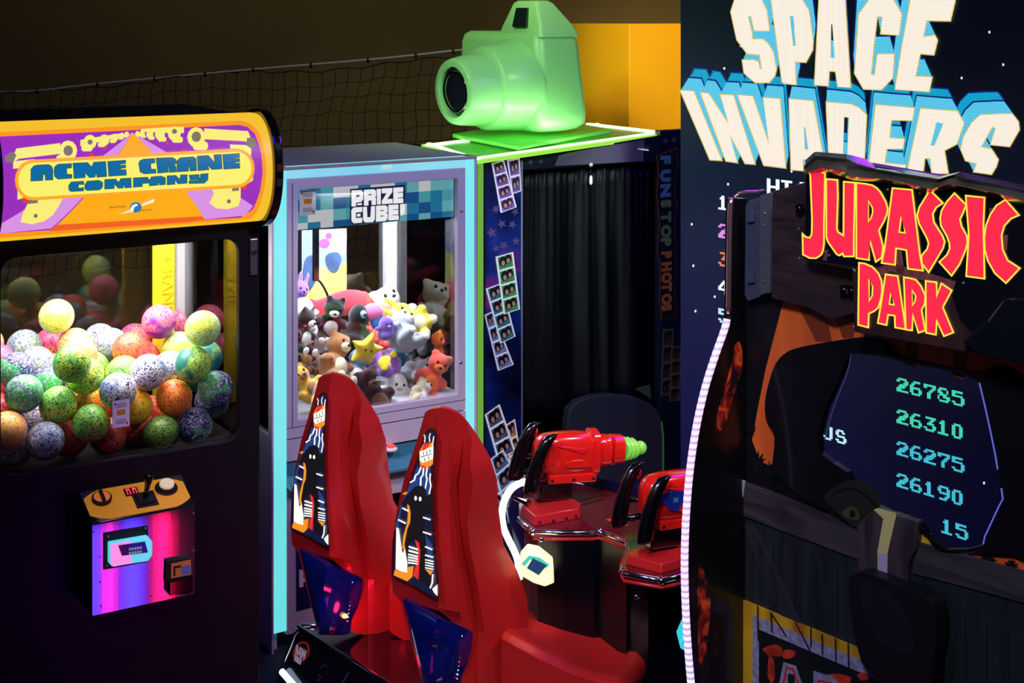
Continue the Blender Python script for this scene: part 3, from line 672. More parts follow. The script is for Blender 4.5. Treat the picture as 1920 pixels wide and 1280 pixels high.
# front frame with window, and the lower panels
plates('window_frame', [[[(pu0, gz0-.075), (pu1, gz0-.075), (pu1, zb0), (pu0, zb0)], [(gu0, gz0), (gu1, gz0), (gu1, gz1), (gu0, gz1)]]], CU, 0, .03, lav, cube, px=False, bev=.003)
plates('door_seam', [[(gu0-.028, gz0-.03), (gu0-.024, gz0-.03), (gu0-.024, gz1+.028), (gu0-.028, gz1+.028)]], CU, .001, .002, lavd, cube, px=False)
plates('door_seam', [[(pu0, gz0-.031), (pu1, gz0-.031), (pu1, gz0-.028), (pu0, gz0-.028)]], CU, .001, .002, lavd, cube, px=False)
zl = gz0-.077
plates('lower_rail', [[(pu0, zl-.09), (pu1, zl-.09), (pu1, zl-.003), (pu0, zl-.003)]], CU, .004, .03, lav, cube, px=False, bev=.003)
zc = zl-.10
G().box(CU, pu0, pu1, .0, -.02, zc-.11, zc).build('control_recess', paint('teal_control_panel', (60, 130, 150), .3, coat=.4), cube)
g = G(); g.hexa([CU(pu0,zc-.10,0),CU(pu1,zc-.10,0),CU(pu1,zc-.10,.06),CU(pu0,zc-.10,.06),CU(pu0,zc-.05,0),CU(pu1,zc-.05,0),CU(pu1,zc-.085,.06),CU(pu0,zc-.085,.06)])
ct = g.build('control_ledge', M['teal_control_panel'], cube, bev=.004)
bc = CU.at(733, 838, .03); bu, bz = CU.uz(733, 838, .03)
G().lathe(CU.w(bu, bz-.012, .03), (0, 0, 1), [(0, .028), (.008, .028), (.012, .02)], 20).build('button_collar', white, ct, True, angle=40)
G().lathe(CU.w(bu, bz-.004, .03), (0, 0, 1), [(0, .018), (.012, .018), (.015, .012)], 20).build('push_button', mat('red_lit_button', srgb(240, 60, 50), .4, 0, srgb(255, 80, 60), .8), ct, True, angle=40)
z4 = zc-.11
ho = [(CU.uz(612, 950)[0], .22), (CU.uz(850, 950)[0], .22), (CU.uz(850, 950)[0], z4-.10), (CU.uz(612, 950)[0], z4-.10)]
plates('lower_front', [[[(pu0, .06), (pu1, .06), (pu1, z4), (pu0, z4)], ho]], CU, 0, .03, lav, cube, px=False, bev=.003)
g = G(); g.box(CU, ho[0][0]-.02, ho[1][0]+.02, -.12, -.13, .2, z4-.08); g.build('prize_door', paint('navy_dark_flap', (10, 12, 40), .3, coat=.3), cube)
pn = plates('lower_poster', [[CU.uz(x, y, 0) for x, y in ((555,1012),(600,1005),(603,1132),(556,1145))]], CU, .003, .002, paint('navy_poster', (22, 30, 90), .4, var=(18, .4)), cube, px=False)
plates('poster_letter', [[[(561,1068),(583,1066),(587,1074),(587,1084),(580,1090),(569,1091),(569,1100),(561,1101)], [(569,1075),(579,1074),(579,1082),(569,1083)]]], CU, .0045, .001, white, pn)
# sides, back, floor, inner posts
inn = paint('white_inner_metal', (225, 228, 232), .4)
for u in (.004, uR-.034):
    g = G(); g.box(CU, u, u+.03, -.03, -QD, .0, gz0-.06); g.build('side_panel', lav, cube)
    g = G(); g.box(CU, u, u+.03, -.03, -QD, gz1+.06, zt-.012); g.build('side_header', lav, cube)
    g = G(); g.box(CU, u+.012, u+.017, -.03, -QD+.04, gz0-.06, gz1+.06); g.build('side_glass', gl, cube)
    G().box(CU, u-.0 if u < .1 else u-.045, u+.075 if u < .1 else u+.03, -QD+.06, -QD, gz0-.06, gz1+.06).build('rear_post', inn, cube, bev=.004)
g = G(); g.box(CU, .03, uR-.03, -QD+.03, -QD, 0, gz0-.06); g.build('back_panel', lav, cube)
g = G(); g.box(CU, .03, uR-.03, -QD+.03, -QD, gz1-.02, zt-.012); g.build('back_header', inn, cube)
g = G(); g.box(CU, .03, uR-.03, -QD+.02, -QD+.015, gz0-.06, gz1); g.build('back_glass', gl, cube)
g = G(); g.box(CU, .036, uR-.036, -.036, -QD+.03, gz0-.05, gz0-.02); g.build('toy_tray', inn, cube)
g = G(); g.box(CU, gu0-.01, gu1+.01, -.031, -.036, gz0-.01, gz1+.01); g.build('front_glass', glass('front_glass_reflective', refl=.10), cube)
g = G(); g.box(CU, .15, uR-.15, -.10, -.14, gz1+.03, gz1+.045); g.build('inner_lamp', glow('inner_led_bar', (245, 250, 255), 12), cube)
area('prize_inner_lamp', CU.w(uR/2, zt-.12, -.26), CU.w(uR/2, 0, -.40), srgb(235, 243, 255), 26, .7, .35).rotation_euler.z += math.atan2(CU.u.y, CU.u.x)
# printed header inside the glass: blue cubes and the name
rn = random.Random(3); hd = []
hz1 = gz1-.002; hz0 = CU.uz(600, 430)[1]; cw = (gu1-gu0)/13; ch = cw*.98
cols = {0: [], 1: [], 2: [], 3: [], 4: []}
for i in range(13):
    for j in range(5):
        z1_ = hz1-j*ch*.62*1.35; z0_ = max(z1_-ch*.62*1.35, hz0)
        if z0_ >= z1_: continue
        cols[rn.choice((0, 1, 2, 3, 0, 1, 2, 4) if 0 < j else (0, 1, 3, 4))].append([(gu0+i*cw, z0_), (gu0+(i+1)*cw, z0_), (gu0+(i+1)*cw, z1_), (gu0+i*cw, z1_)])
hdr = plates('header_panel', [[(gu0, hz0), (gu1, hz0), (gu1, hz1), (gu0, hz1)]], CU, -.037, .002, glow('header_base', (25, 100, 160), .5), cube, px=False)
for k, rgb in enumerate(((30, 140, 185), (85, 185, 205), (15, 95, 165), (120, 205, 215), (235, 240, 245))):
    if cols[k]: plates('header_squares', cols[k], CU, -.0362, .0008, glow('header_blue_%d' % k, rgb, .62), hdr, px=False)
Z5 = lambda l: [(640+x/12.8, 330+y/12.8) for x, y in l]
plates('name_backing', [Z5([(210,310),(1530,210),(1530,650),(1410,670),(1400,1070),(1130,1090),(560,1140),(290,1165),(205,1090)])], CU, -.0352, .0008, glow('header_navy', (8, 18, 60), .8), hdr)
pc = [[Z5([(245,345),(480,335),(525,380),(525,560),(480,620),(355,640),(355,725),(245,730)]), Z5([(355,455),(435,445),(435,495),(355,505)])],
 [Z5([(545,330),(780,315),(835,350),(835,470),(815,500),(835,540),(830,690),(730,695),(725,580),(650,590),(650,705),(545,710)]), Z5([(650,440),(730,430),(730,455),(650,465)])],
 [Z5([(850,310),(950,305),(945,680),(860,685)])],
 [Z5([(970,300),(1225,285),(1225,380),(1100,550),(1230,545),(1235,655),(975,675),(970,600),(1090,410),(975,415)])],
 [Z5([(1250,280),(1485,265),(1485,375),(1350,385),(1350,400),(1480,395),(1480,510),(1350,520),(1350,535),(1485,530),(1490,645),(1250,660)])],
 [Z5([(240,820),(290,755),(500,740),(500,860),(350,875),(350,1010),(500,995),(500,1115),(300,1135),(245,1080)])], [Z5([(375,910),(460,900),(460,965),(375,975)])], [Z5([(385,660),(495,645),(495,690),(385,700)])],
 [Z5([(520,740),(615,735),(625,990),(700,985),(715,725),(810,720),(805,1040),(760,1105),(570,1115),(525,1060)])],
 [Z5([(835,715),(1060,700),(1110,740),(1110,860),(1085,880),(1115,920),(1110,1030),(1060,1080),(830,1095)]), Z5([(935,820),(1015,812),(1015,835),(935,842)]), Z5([(940,950),(1015,943),(1015,965),(940,972)])],
 [Z5([(1130,690),(1370,680),(1370,790),(1235,800),(1235,812),(1370,805),(1370,920),(1235,932),(1235,945),(1375,938),(1380,1050),(1130,1065)])],
 [Z5([(1410,680),(1525,670),(1520,900),(1440,955),(1420,900)])]]
plates('name_letters', pc, CU, -.0345, .0006, glow('header_white', (245, 245, 250), .95), hdr)
card(CU, 562, 357, 592, 402, -.0335, cube)
screws('lock', [(866, 395), (864, 679)], CU, .002, .008, steel, cube)
# poster standing inside against the back glass
pb = [CU.uz(x, y, -.74) for x, y in ((566,432),(650,428),(650,572),(566,580))]
po = plates('inner_poster', [pb], CU, -.74, .003, paint('poster_pale_sky', (150, 175, 215), .5, var=(6, .2)), cube, px=False)
def PB(l): return [CU.uz(x, y, -.74) for x, y in l]
plates('poster_meadow', [PB([(566,520),(590,505),(650,492),(650,572),(566,580)])], CU, -.739, .001, paint('poster_meadow', (205, 215, 120), .5, var=(14, .25)), po, px=False)
plates('poster_cloud', [PB(smooth([(625,434),(648,434),(648,465),(640,482),(625,478),(615,462)], 3))], CU, -.738, .001, paint('poster_cloud', (205, 212, 230), .5), po, px=False)
plates('poster_flower', [PB(circ(608,456,10,9,12)), PB(circ(616,442,6,6,10))], CU, -.737, .001, paint('poster_pink', (238, 90, 150), .5), po, px=False)
plates('poster_rocks', [PB(smooth([(570,490),(585,478),(597,490),(594,520),(580,545),(568,540)], 3)), PB(smooth([(610,480),(630,472),(640,485),(630,510),(615,505)], 3))], CU, -.7365, .001, paint('poster_slate', (70, 100, 145), .5, var=(20, .3)), po, px=False)
# black hooked claw wire hanging in front of the poster
g = G(); g.tube([CU.at(x, y, -.34) for x, y in smooth([(592,522),(600,528),(608,540),(615,556),(619,574),(620,596)], 3, False)], .005, 8); g.build('claw_hook', blackm, cube, True)
hz = CU.uz(592, 522, -.34); g = G(); g.box(CU, hz[0]-.012, hz[0]+.012, -.33, -.35, hz[1]-.01, gz1+.01); g.build('claw_arm', chrome, cube)

# ---------------------------------------------------------------- plush toys
def fuzz(name, rgb):
    n = 'plush_'+name
    if n in M: return M[n]
    m = mat(n, srgb(*rgb), .95, bump=(300, .7), spec=.1); b = m.node_tree.nodes['Principled BSDF']
    b.inputs['Sheen Weight'].default_value = .5; b.inputs['Sheen Roughness'].default_value = .5
    return m
CN = {'white': (238,236,235), 'cream': (225,215,185), 'grey': (160,168,180), 'darkgrey': (90,95,105), 'black': (14,16,20), 'navy': (25,40,90), 'red': (225,50,70), 'coral': (250,95,80), 'orange': (250,125,50),
 'yellow': (245,220,60), 'gold': (225,175,60), 'lime': (190,235,80), 'green': (120,190,120), 'olive': (130,125,70), 'teal': (40,130,150), 'blue': (70,130,210), 'purple': (165,110,215), 'violet': (120,90,190),
 'pink': (245,120,175), 'brown': (105,62,42), 'maroon': (62,24,38), 'tan': (160,110,65), 'sky': (150,195,235)}
fm = {k: fuzz(k, v) for k, v in CN.items()}
placed = []
def toy(kind, px, py, off, r, col, col2, label, rot=(0, 0, 0), cat='plush toy'):
    """r: body radius in metres; toy faces the front window and is turned by rot"""
    r *= 1.30; off = min(off, -1.45*r-.035)
    best = None
    for dn in (0, .03, -.03, .06, -.06, .09, -.09, .13, -.13, .18, -.18):      # nudge in depth so the toys do not sink into each other
        o2 = max(-QD+.06+r, min(off+dn, -1.45*r-.035)); p = CU.at(px, py, o2)
        gap = min([(p-q).length-1.35*(r+r2)*.9 for q, r2 in placed]+[.02])
        if best is None or gap > best[0]+.004: best = (gap, o2)
    off = best[1]; placed.append((CU.at(px, py, off), r))
    c = CU.at(px, py, off); t = thing('plush_toy', label, cat, c, 'plush toys piled in the prize cabinet')
    yaw = math.atan2(CU.n.y, CU.n.x)+pi/2
    t.rotation_euler = (rot[0], rot[1], rot[2]+yaw)
    g = G(); B = lambda x, y, z, a, b=None, d=None: g.ball((x*r, y*r, z*r), (a*r, (b or a)*r, (d or a)*r), 14, 10)
    P = lambda nm, m, *bs: (lambda q: [q.ball((x*r, y*r, z*r), (a*r, b*r, d*r), 14, 10) for x, y, z, a, b, d in bs] and q.build(nm, m, t, True, local=True))(G())
    if kind in ('bear', 'rabbit', 'cat', 'monkey'):
        B(0, 0, -.55, .85, .75, .85); B(0, -.05, .75, .72, .66, .66)
        for s in (-1, 1):
            if kind == 'rabbit': B(s*.32, 0, 1.65, .2, .14, .6)
            elif kind == 'cat': B(s*.45, 0, 1.28, .22, .14, .34)
            elif kind == 'monkey': B(s*.78, 0, .8, .26, .14, .3)
            else: B(s*.52, 0, 1.25, .28, .18, .28)
            B(s*.85, -.25, -.25, .27, .5, .3); B(s*.5, -.75, -1.1, .34, .62, .32)
        g.build('body', fm[col], t, local=True, remesh=r*.11)
        P('muzzle', fm[col2], (0, -.62, .62, .34, .24, .26)); P('belly', fm[col2], (0, -.52, -.5, .5, .3, .55))
        for s in (-1, 1):
            P('eye', blackm, (s*.27, -.62, .92, .085, .06, .1)); P('foot_pad', fm[col2], (s*.5, -1.28, -1.1, .26, .14, .26))
        P('nose', blackm, (0, -.85, .7, .11, .07, .08))
    elif kind == 'bird':
        B(0, 0, -.5, .7, .95, .95); B(0, -.3, .75, .55, .55, .6); B(-.72, .1, -.5, .2, .8, .55); B(.72, .1, -.5, .2, .8, .55); B(0, 1.0, -1.0, .35, .7, .2)
        g.build('body', fm[col], t, local=True, remesh=r*.11)
        P('upper_beak', fm['pink'], (0, -.95, .95, .36, .5, .42)); P('lower_beak', fm['blue'], (0, -1.15, .50, .26, .34, .42))
        for s in (-1, 1): P('eye_ring', fm[col2], (s*.42, -.5, .92, .16, .16, .2)); P('eye', blackm, (s*.54, -.58, .92, .07, .07, .09))
        P('foot', fm['gold'], (.3, -.6, -1.35, .25, .35, .12), (-.3, -.6, -1.35, .25, .35, .12))
    elif kind == 'ghost':
        B(0, 0, .1, .8, .7, .95); B(0, 0, -.8, .95, .8, .6); B(-.95, -.1, -.1, .4, .25, .25); B(.95, -.1, -.1, .4, .25, .25); B(0, .5, -1.2, .5, .7, .25)
        g.build('body', fm[col], t, local=True, remesh=r*.11)
        for s in (-1, 1): P('eye', blackm, (s*.28, -.66, .4, .08, .06, .1))
        P('snout', fm[col2], (0, -.68, .12, .2, .14, .12))
    elif kind == 'roll':
        g.tube([Vector((x*r, .25*r*sin(x*1.1), .3*r*cos(x*.9))) for x in [-3+.5*k for k in range(13)]], [r*(.55+.3*sin(pi*k/12)) for k in range(13)], 14)
        B(3.0, .1, 0, .75); B(-3, 0, 0, .55); g.build('body', fm[col], t, local=True, remesh=r*.13)
        P('stripe', fm[col2], (1.1, 0, .1, .22, .92, .92))
    elif kind == 'star':
        pts = []
        for k in range(10): a = pi/2+pi*k/5; q = (1.5 if k % 2 == 0 else .75)*r; pts.append((q*cos(a), q*sin(a)))
        g.loft([[Vector((x*k_, y_, z*k_)) for x, z in pts] for k_, y_ in ((.35, -.45*r), (.85, -.3*r), (1, 0), (.85, .3*r), (.35, .45*r))])
        g.build('body', fm[col], t, local=True, remesh=r*.11)
        for s in (-1, 1): P('eye', blackm, (s*.25, -.45, .15, .08, .05, .1))
    return t
T = toy
T('roll', 655, 575, -.60, .055, 'red', 'coral', 'long coral red plush sausage lying across the back under the poster', (0, .12, .1))
T('bear', 738, 588, -.56, .075, 'cream', 'white', 'big cream white teddy bear leaning back beside the inner white post', (-.5, -.3, .2))
T('bird', 662, 622, -.33, .072, 'black', 'sky', 'black toucan plush with pink and blue beak in the middle of the pile', (0, 0, 1.1))
T('ghost', 568, 588, -.42, .055, 'white', 'pink', 'small white seal plush at far left under the purple toy', (0, 0, .4))
T('cat', 566, 618, -.30, .050, 'black', 'white', 'black cat plush with white muzzle at the left window edge', (.2, .3, .5))
T('ghost', 592, 632, -.33, .072, 'white', 'white', 'white plush ghost left of the toucan', (.2, -.4, .3))
T('cat', 622, 595, -.46, .052, 'black', 'white', 'black and white plush cat peeking out left of the toucan head', (.3, .2, -.3))
T('bear', 702, 618, -.42, .050, 'red', 'coral', 'bright red teddy right of the toucan beak', (-.3, .4, 0))
T('ghost', 724, 612, -.36, .034, 'violet', 'pink', 'little violet plush ball with a pink nose beside the red teddy', (0, 0, 0))
T('rabbit', 772, 598, -.52, .056, 'yellow', 'cream', 'yellow plush rabbit behind the pale grey bear', (-.5, -1.0, .1))
T('monkey', 797, 585, -.60, .060, 'olive', 'tan', 'olive plush monkey at the back near the right pane', (0, .2, 0))
T('bear', 822, 585, -.42, .040, 'lime', 'yellow', 'lime green bear standing tall at the right of the pile', (0, 0, -.2))
T('bear', 757, 622, -.40, .060, 'grey', 'white', 'pale grey teddy right of the violet ball', (-.9, .5, 0))
T('bear', 800, 640, -.33, .060, 'grey', 'darkgrey', 'grey teddy with dark grey feet right of the middle', (-.9, -.4, .3))
T('star', 686, 655, -.26, .045, 'yellow', 'yellow', 'yellow star shaped plush under the toucan', (.3, .3, 0))
T('bear', 628, 672, -.24, .062, 'tan', 'cream', 'light brown teddy bear below the toucan', (-.2, .5, .3))
T('cat', 716, 682, -.22, .054, 'purple', 'yellow', 'purple plush cat with yellow foot pads lying on its back', (-1.2, -.8, .2))
T('cat', 668, 690, -.17, .055, 'sky', 'white', 'pale blue grey plush husky with white muzzle', (-.2, .3, -.2))
T('ghost', 752, 660, -.26, .042, 'teal', 'sky', 'small teal plush between the grey teddies', (.3, 0, .2))
T('bear', 812, 700, -.17, .055, 'coral', 'orange', 'neon orange teddy at lower right of the window', (.1, .5, -.3))
T('bear', 826, 650, -.30, .042, 'orange', 'pink', 'orange plush with pink muzzle above the neon orange teddy', (0, -.3, .3))
T('rabbit', 775, 700, -.17, .050, 'grey', 'white', 'grey plush rabbit lying sideways left of the neon orange teddy', (-.3, 1.3, 0))
T('bear', 700, 738, -.12, .062, 'maroon', 'brown', 'dark maroon teddy at the bottom just above the left seat', (-.2, -.3, 0))
T('ghost', 742, 728, -.10, .052, 'white', 'grey', 'white egg shaped plush pressed against the lower front glass', (0, .2, -.1))
T('bear', 788, 738, -.09, .042, 'cream', 'white', 'cream teddy in the bottom row against the glass', (-.6, .9, 0))
T('monkey', 565, 660, -.20, .050, 'brown', 'tan', 'brown plush monkey at left window edge', (0, .3, .5))
T('bear', 574, 722, -.12, .050, 'gold', 'tan', 'golden brown teddy in the bottom left corner', (-.5, -.5, .3))
T('ghost', 838, 722, -.11, .048, 'grey', 'white', 'grey round plush in the bottom right corner', (0, -.3, 0))
T('rabbit', 558, 560, -.56, .045, 'purple', 'violet', 'purple rabbit at upper left corner of the pile', (0, .3, 0))
T('cat', 842, 690, -.24, .042, 'teal', 'blue', 'teal blue cat against the right pane', (0, -.5, -.3))
T('bear', 610, 725, -.22, .062, 'brown', 'cream', 'brown teddy low down behind the left seat top', (-.4, .2, 0))
T('ghost', 645, 745, -.16, .050, 'navy', 'blue', 'navy plush ghost low in the bottom row', (0, 0, 0))
T('bear', 780, 660, -.45, .055, 'white', 'cream', 'white teddy half buried in the rear centre', (-.7, 0, 0))
T('bear', 520, 640, -.60, .060, 'gold', 'cream', 'golden teddy in the rear left corner seen through the crane machine', (0, .2, -.6))
T('ghost', 470, 620, -.62, .060, 'white', 'grey', 'white plush in the rear left corner next to the golden teddy', (0, .2, -.6))
T('rabbit', 500, 590, -.68, .050, 'cream', 'pink', 'cream rabbit on the rear left of the pile', (0, -.2, -.8))
T('bear', 545, 700, -.40, .060, 'grey', 'white', 'grey white teddy deep at the left side pane', (0, -.2, -.8))
T('bear', 720, 640, -.62, .065, 'pink', 'white', 'pink teddy buried at the rear under the cream bear', (-.5, .2, 0))
# ================================================================ LED video wall
LW = Pl(1275, 7.0, *UL)
LWW = LW.uz(1960, 400)[0]; LZ = LW.uz(1500, -90)[1]
wall = thing('led_video_wall', 'huge dark LED video wall showing cream SPACE INVADERS lettering and high scores', 'screen', LW.w(LWW/2, 0, -.1))
g = G(); g.box(LW, 0, LWW, -.002, -.16, .0, LZ); g.build('cabinet', paint('screen_cabinet_black', (8, 10, 16), .5), wall, bev=.004)
m = led_mat('led_background', (2, 12, 22), 1.0, lo=.3); nt = m.node_tree; b = nt.nodes['Principled BSDF']
uv = [n for n in nt.nodes if n.type == 'UVMAP'][0]; sx = nt.nodes.new('ShaderNodeSeparateXYZ'); rp = nt.nodes.new('ShaderNodeValToRGB'); mr = nt.nodes.new('ShaderNodeMapRange')
mr.inputs['From Min'].default_value = 0; mr.inputs['From Max'].default_value = 2.6
nt.links.new(uv.outputs[0], sx.inputs[0]); nt.links.new(sx.outputs[1], mr.inputs['Value']); nt.links.new(mr.outputs[0], rp.inputs[0]); nt.links.new(rp.outputs[0], b.inputs['Emission Color'])
rp.color_ramp.elements[0].color = (*srgb(6, 4, 70), 1); rp.color_ramp.elements[1].color = (*srgb(3, 16, 28), 1)
e = rp.color_ramp.elements.new(.42); e.color = (*srgb(5, 6, 62), 1)
mu_ = nt.nodes.new('ShaderNodeMapRange'); mu_.inputs['From Min'].default_value = .25; mu_.inputs['From Max'].default_value = 1.3; mu_.inputs['To Min'].default_value = 1; mu_.inputs['To Max'].default_value = .3
nt.links.new(sx.outputs[0], mu_.inputs[0]); vs_ = nt.nodes.new('ShaderNodeVectorMath'); vs_.operation = 'SCALE'; nt.links.new(rp.outputs[0], vs_.inputs[0]); nt.links.new(mu_.outputs[0], vs_.inputs['Scale']); nt.links.new(vs_.outputs[0], b.inputs['Emission Color']); e = rp.color_ramp.elements.new(.72); e.color = (*srgb(4, 24, 52), 1)
scr = plates('screen', [[(0.004, .05), (LWW-.004, .05), (LWW-.004, LZ-.01), (0.004, LZ-.01)]], LW, 0, .002, m, wall, px=False)
sp = [
 [[(1372,22),(1383,-12),(1425,-12),(1440,20),(1445,58),(1416,58),(1410,31),(1405,31),(1412,60),(1413,73),(1432,73),(1441,80),(1452,97),(1458,130),(1455,142),(1444,155),(1418,155),(1397,137),(1393.5,112),(1415,112),(1424,115),(1427,129),(1430,128),(1426,103),(1403,101),(1383.5,75),(1375.6,39)]],
 [[(1446,-12),(1500,-12),(1519,20),(1527,78),(1525.6,94),(1513,117),(1493,116),(1495,159),(1471,156),(1468,153)], [(1482.7,30),(1490,30),(1494,86),(1489,86)]],
 [[(1538,-12),(1586,-12),(1597,164),(1572.5,162.5),(1568.6,134),(1557,133),(1555,161),(1529,159)], [(1560,45),(1563,45),(1567,109),(1559,108)]],
 [[(1640,-12),(1670,-12),(1693,26),(1688,66),(1653,63.6),(1656,32),(1647,31),(1641.5,77),(1635.5,139),(1641.5,141),(1647,101),(1679,101),(1676,146),(1655,168),(1621,167),(1604,137.5),(1605.5,120),(1609,69),(1612,26)]],
 [[(1711,-12),(1796,-12),(1791,10),(1784,39.5),(1739.5,38.7),(1733.5,69),(1755,66),(1760,75.6),(1753,103),(1727.5,101),(1719,142.6),(1750,144),(1744,172),(1680,167.5),(1693,86)]]]
iv = [
 [[(1276,169),(1302,170.7),(1355,301),(1332,299.6)]],
 [[(1314,173),(1330,175),(1368,233),(1351,177),(1376.5,178),(1417,308),(1398,306.5),(1368,250.6),(1384,305),(1362,302)]],
 [[(1383.5,177.6),(1412.7,180),(1443.6,271),(1431.6,182.7),(1464,185),(1474.5,315),(1433,310)]],
 [[(1480.5,185),(1526,189),(1550,322),(1524,320),(1518,300),(1507,299),(1507,320),(1484,318)], [(1508,238),(1511,238),(1516.6,280),(1510,280)]],
 [[(1550,191),(1597,195),(1612,202),(1626,215),(1622,300),(1600,328),(1556,325)], [(1583.4,219),(1593,220),(1590,290),(1581.6,288)]],
 [[(1642.5,196),(1715.6,202),(1712,226),(1672.5,225),(1669,258),(1697,260),(1694,279),(1664,279),(1660,305),(1700,309),(1695,330),(1629,325),(1631,301)]],
 [[(1727,203),(1796,208),(1809,230),(1795,270),(1772,282),(1779,325),(1748,325),(1745,297),(1735,297),(1732,325),(1702,320)], [(1757,228),(1770,232),(1753,273),(1745.6,273)]],
 [[(1839,215),(1882,213),(1899,213),(1910.6,228),(1912.5,243),(1894,275),(1858,271),(1867.5,241),(1862,237.5),(1841,275),(1860,279),(1873,299),(1869,312.5),(1860,327),(1826,322),(1832,307),(1811,301),(1802,279),(1807.5,256),(1822.5,230)]]]
def ext(sh, t, e, up):
    return [[(x+(1570-x)*.085*t, y-up*t) for x, y in offset(l, e)] if k == 0 else [(x+(1570-x)*.085*t, y-up*t) for x, y in offset(l, -e*.3)] for k, l in enumerate(sh)]
navy = led_mat('led_navy', (4, 40, 130), .9); cyan = led_mat('led_cyan', (84, 190, 226), 1.25); teal = led_mat('led_teal', (15, 160, 200), 1.15); cream = led_mat('led_cream', (255, 238, 222), 1.05, lo=.55); yel = led_mat('led_edge_yellow', (235, 215, 110), .9)
for nm, L_, up in (('space', sp, 34), ('invaders', iv, 40)):
    ly = [(1.0, 3.0, navy, 'shadow_outer'), (1.0, 0, teal, 'shadow_teal'), (.9, 0, teal, 'shadow_teal'), (.8, 0, teal, 'shadow_teal'), (.7, 0, teal, 'shadow_teal'), (.62, 1, navy, 'shadow_middle'), ]+[(t_/100, 0, cyan, 'shadow_cyan') for t_ in range(57, 3, -6)]
    if nm == 'space': ly = [(1.0, 2.4, navy, 'shadow_outer'), ]+[(t_/100, 0, cyan, 'shadow_cyan') for t_ in range(95, 5, -10)]
    k0_ = .0004 if nm == 'invaders' else .004
    for k, (t, e, mm, n2) in enumerate(ly): plates(n2, [ext(s_, t, e, up) for s_ in L_], LW, k0_+k*.0002, .00015, mm, scr, poff=0)
    plates('letter_edge_'+nm, [[offset(s_[0], 1.2)]+[offset(h, -.6) for h in s_[1:]] for s_ in L_], LW, k0_+.0034, .0002, yel, scr, poff=0)
    plates('letters_'+nm, [[offset(s_[0], -.6)]+s_[1:] for s_ in L_], LW, k0_+.0038, .0002, cream, scr, poff=0)
FONT = {'0': '0111100 1100110 1100110 1100110 1100110 1100110 0111100', '1': '0011000 0111000 0011000 0011000 0011000 0011000 1111110', '2': '0111110 1100011 0000111 0011110 0111100 1110000 1111111', '3': '0111111 0000110 0001100 0011110 0000011 1100011 0111110',
 '4': '0001110 0011110 0110110 1100110 1111111 0000110 0000110', '5': '1111110 1100000 1111110 0000011 0000011 1100011 0111110', '6': '0011110 0110000 1100000 1111110 1100011 1100011 0111110', '7': '1111111 1100011 0000110 0001100 0011000 0011000 0011000',
 '8': '0111100 1100010 1110010 0111100 1001111 1000011 0111110', '9': '0111110 1100011 1100011 0111111 0000011 0000110 0111100', 'H': '1100011 1100011 1100011 1111111 1100011 1100011 1100011', 'I': '1111110 0011000 0011000 0011000 0011000 0011000 1111110',
 'G': '0011111 0110000 1100000 1100111 1100011 0110011 0011111', 'J': '0000110 0000110 0000110 0000110 0000110 1100110 0111100', 'S': '0111100 1100110 1100000 0111110 0000011 1100011 0111110', 'U': '1100011 1100011 1100011 1100011 1100011 1100011 0111110'}
def pix(name, body, u, z, p, mm):    # u,z: top left, p: one font pixel in metres
    sh = []
    for ci, ch_ in enumerate(body):
        if ch_ not in FONT: continue
        for r_, row in enumerate(FONT[ch_].split()):
            c0 = 0
            while c0 < 7:
                if row[c0] == '1':
                    c1 = c0
                    while c1 < 7 and row[c1] == '1': c1 += 1
                    sh.append([(u+(ci*8+c0)*p, z-(r_+1)*p), (u+(ci*8+c1)*p, z-(r_+1)*p), (u+(ci*8+c1)*p, z-r_*p), (u+(ci*8+c0)*p, z-r_*p)]); c0 = c1
                else: c0 += 1
    plates(name, sh, LW, .001, .0004, mm, scr, px=False)
lw = led_mat('led_white', (240, 245, 255), 1.1, lo=.6); lm = led_mat('led_magenta', (230, 150, 240), 1.0, lo=.5); lo_ = led_mat('led_orange', (235, 130, 80), 1.0, lo=.5)
lpc = led_mat('led_pale_cyan', (190, 240, 250), 1.0, lo=.5); lg = led_mat('led_mint', (70, 225, 185), 1.05, lo=.25); lc = led_mat('led_aqua', (70, 200, 225), 1.05, lo=.25)
ur = LW.uz(1347, 380)[0]; us_ = LW.uz(1681, 380)[0]; z_1 = LW.uz(1357, 367)[1]; dz = (LW.uz(1357, 380)[1]-LW.uz(1357, 645)[1])/5
pp = (LW.uz(1357, 367)[1]-LW.uz(1357, 393.5)[1])/7
uh = LW.uz(1438, 380)[0]; zh = LW.uz(1438, 334)[1]
pix('heading_high', 'HIGH', uh, zh, pp*1.1, lw)
for k, (r_, mm) in enumerate((('1', lw), ('2', lm), ('3', lo_), ('4', lw), ('5', lpc), ('6', lpc))): pix('rank_'+ORD[k], r_, ur, z_1-k*dz, pp, mm)
ps = (LW.uz(1812, 740)[0]-us_)/40
for k, (s_, mm) in enumerate((('26785', lg), ('26310', lg), ('26275', lc), ('26190', lc))): pix('score_'+ORD[k+5], s_, us_, z_1-(5+k)*dz, ps, mm)
pix('score_tenth', '15', LW.uz(1765, 990)[0], z_1-9*dz, ps, lc)
uj = LW.uz(1544, 800)[0]; pix('player_initials', 'JS', uj, LW.uz(1544, 797)[1], ps*1.0, lpc)
star = []
for x, y in ((1358,128),(1389,86),(1881,121),(1803,146),(1365,345),(1484,321),(1300,498),(1340,556),(1304,583),(1297,420),(1420,250),(1855,60),(1845,905),(1670,240),(1560,900)): star.append([(x-1.6,y-2),(x+1.6,y-2),(x+1.6,y+2.4),(x-1.6,y+2.4)])
plates('stars', star, LW, .0012, .0004, lw, scr)

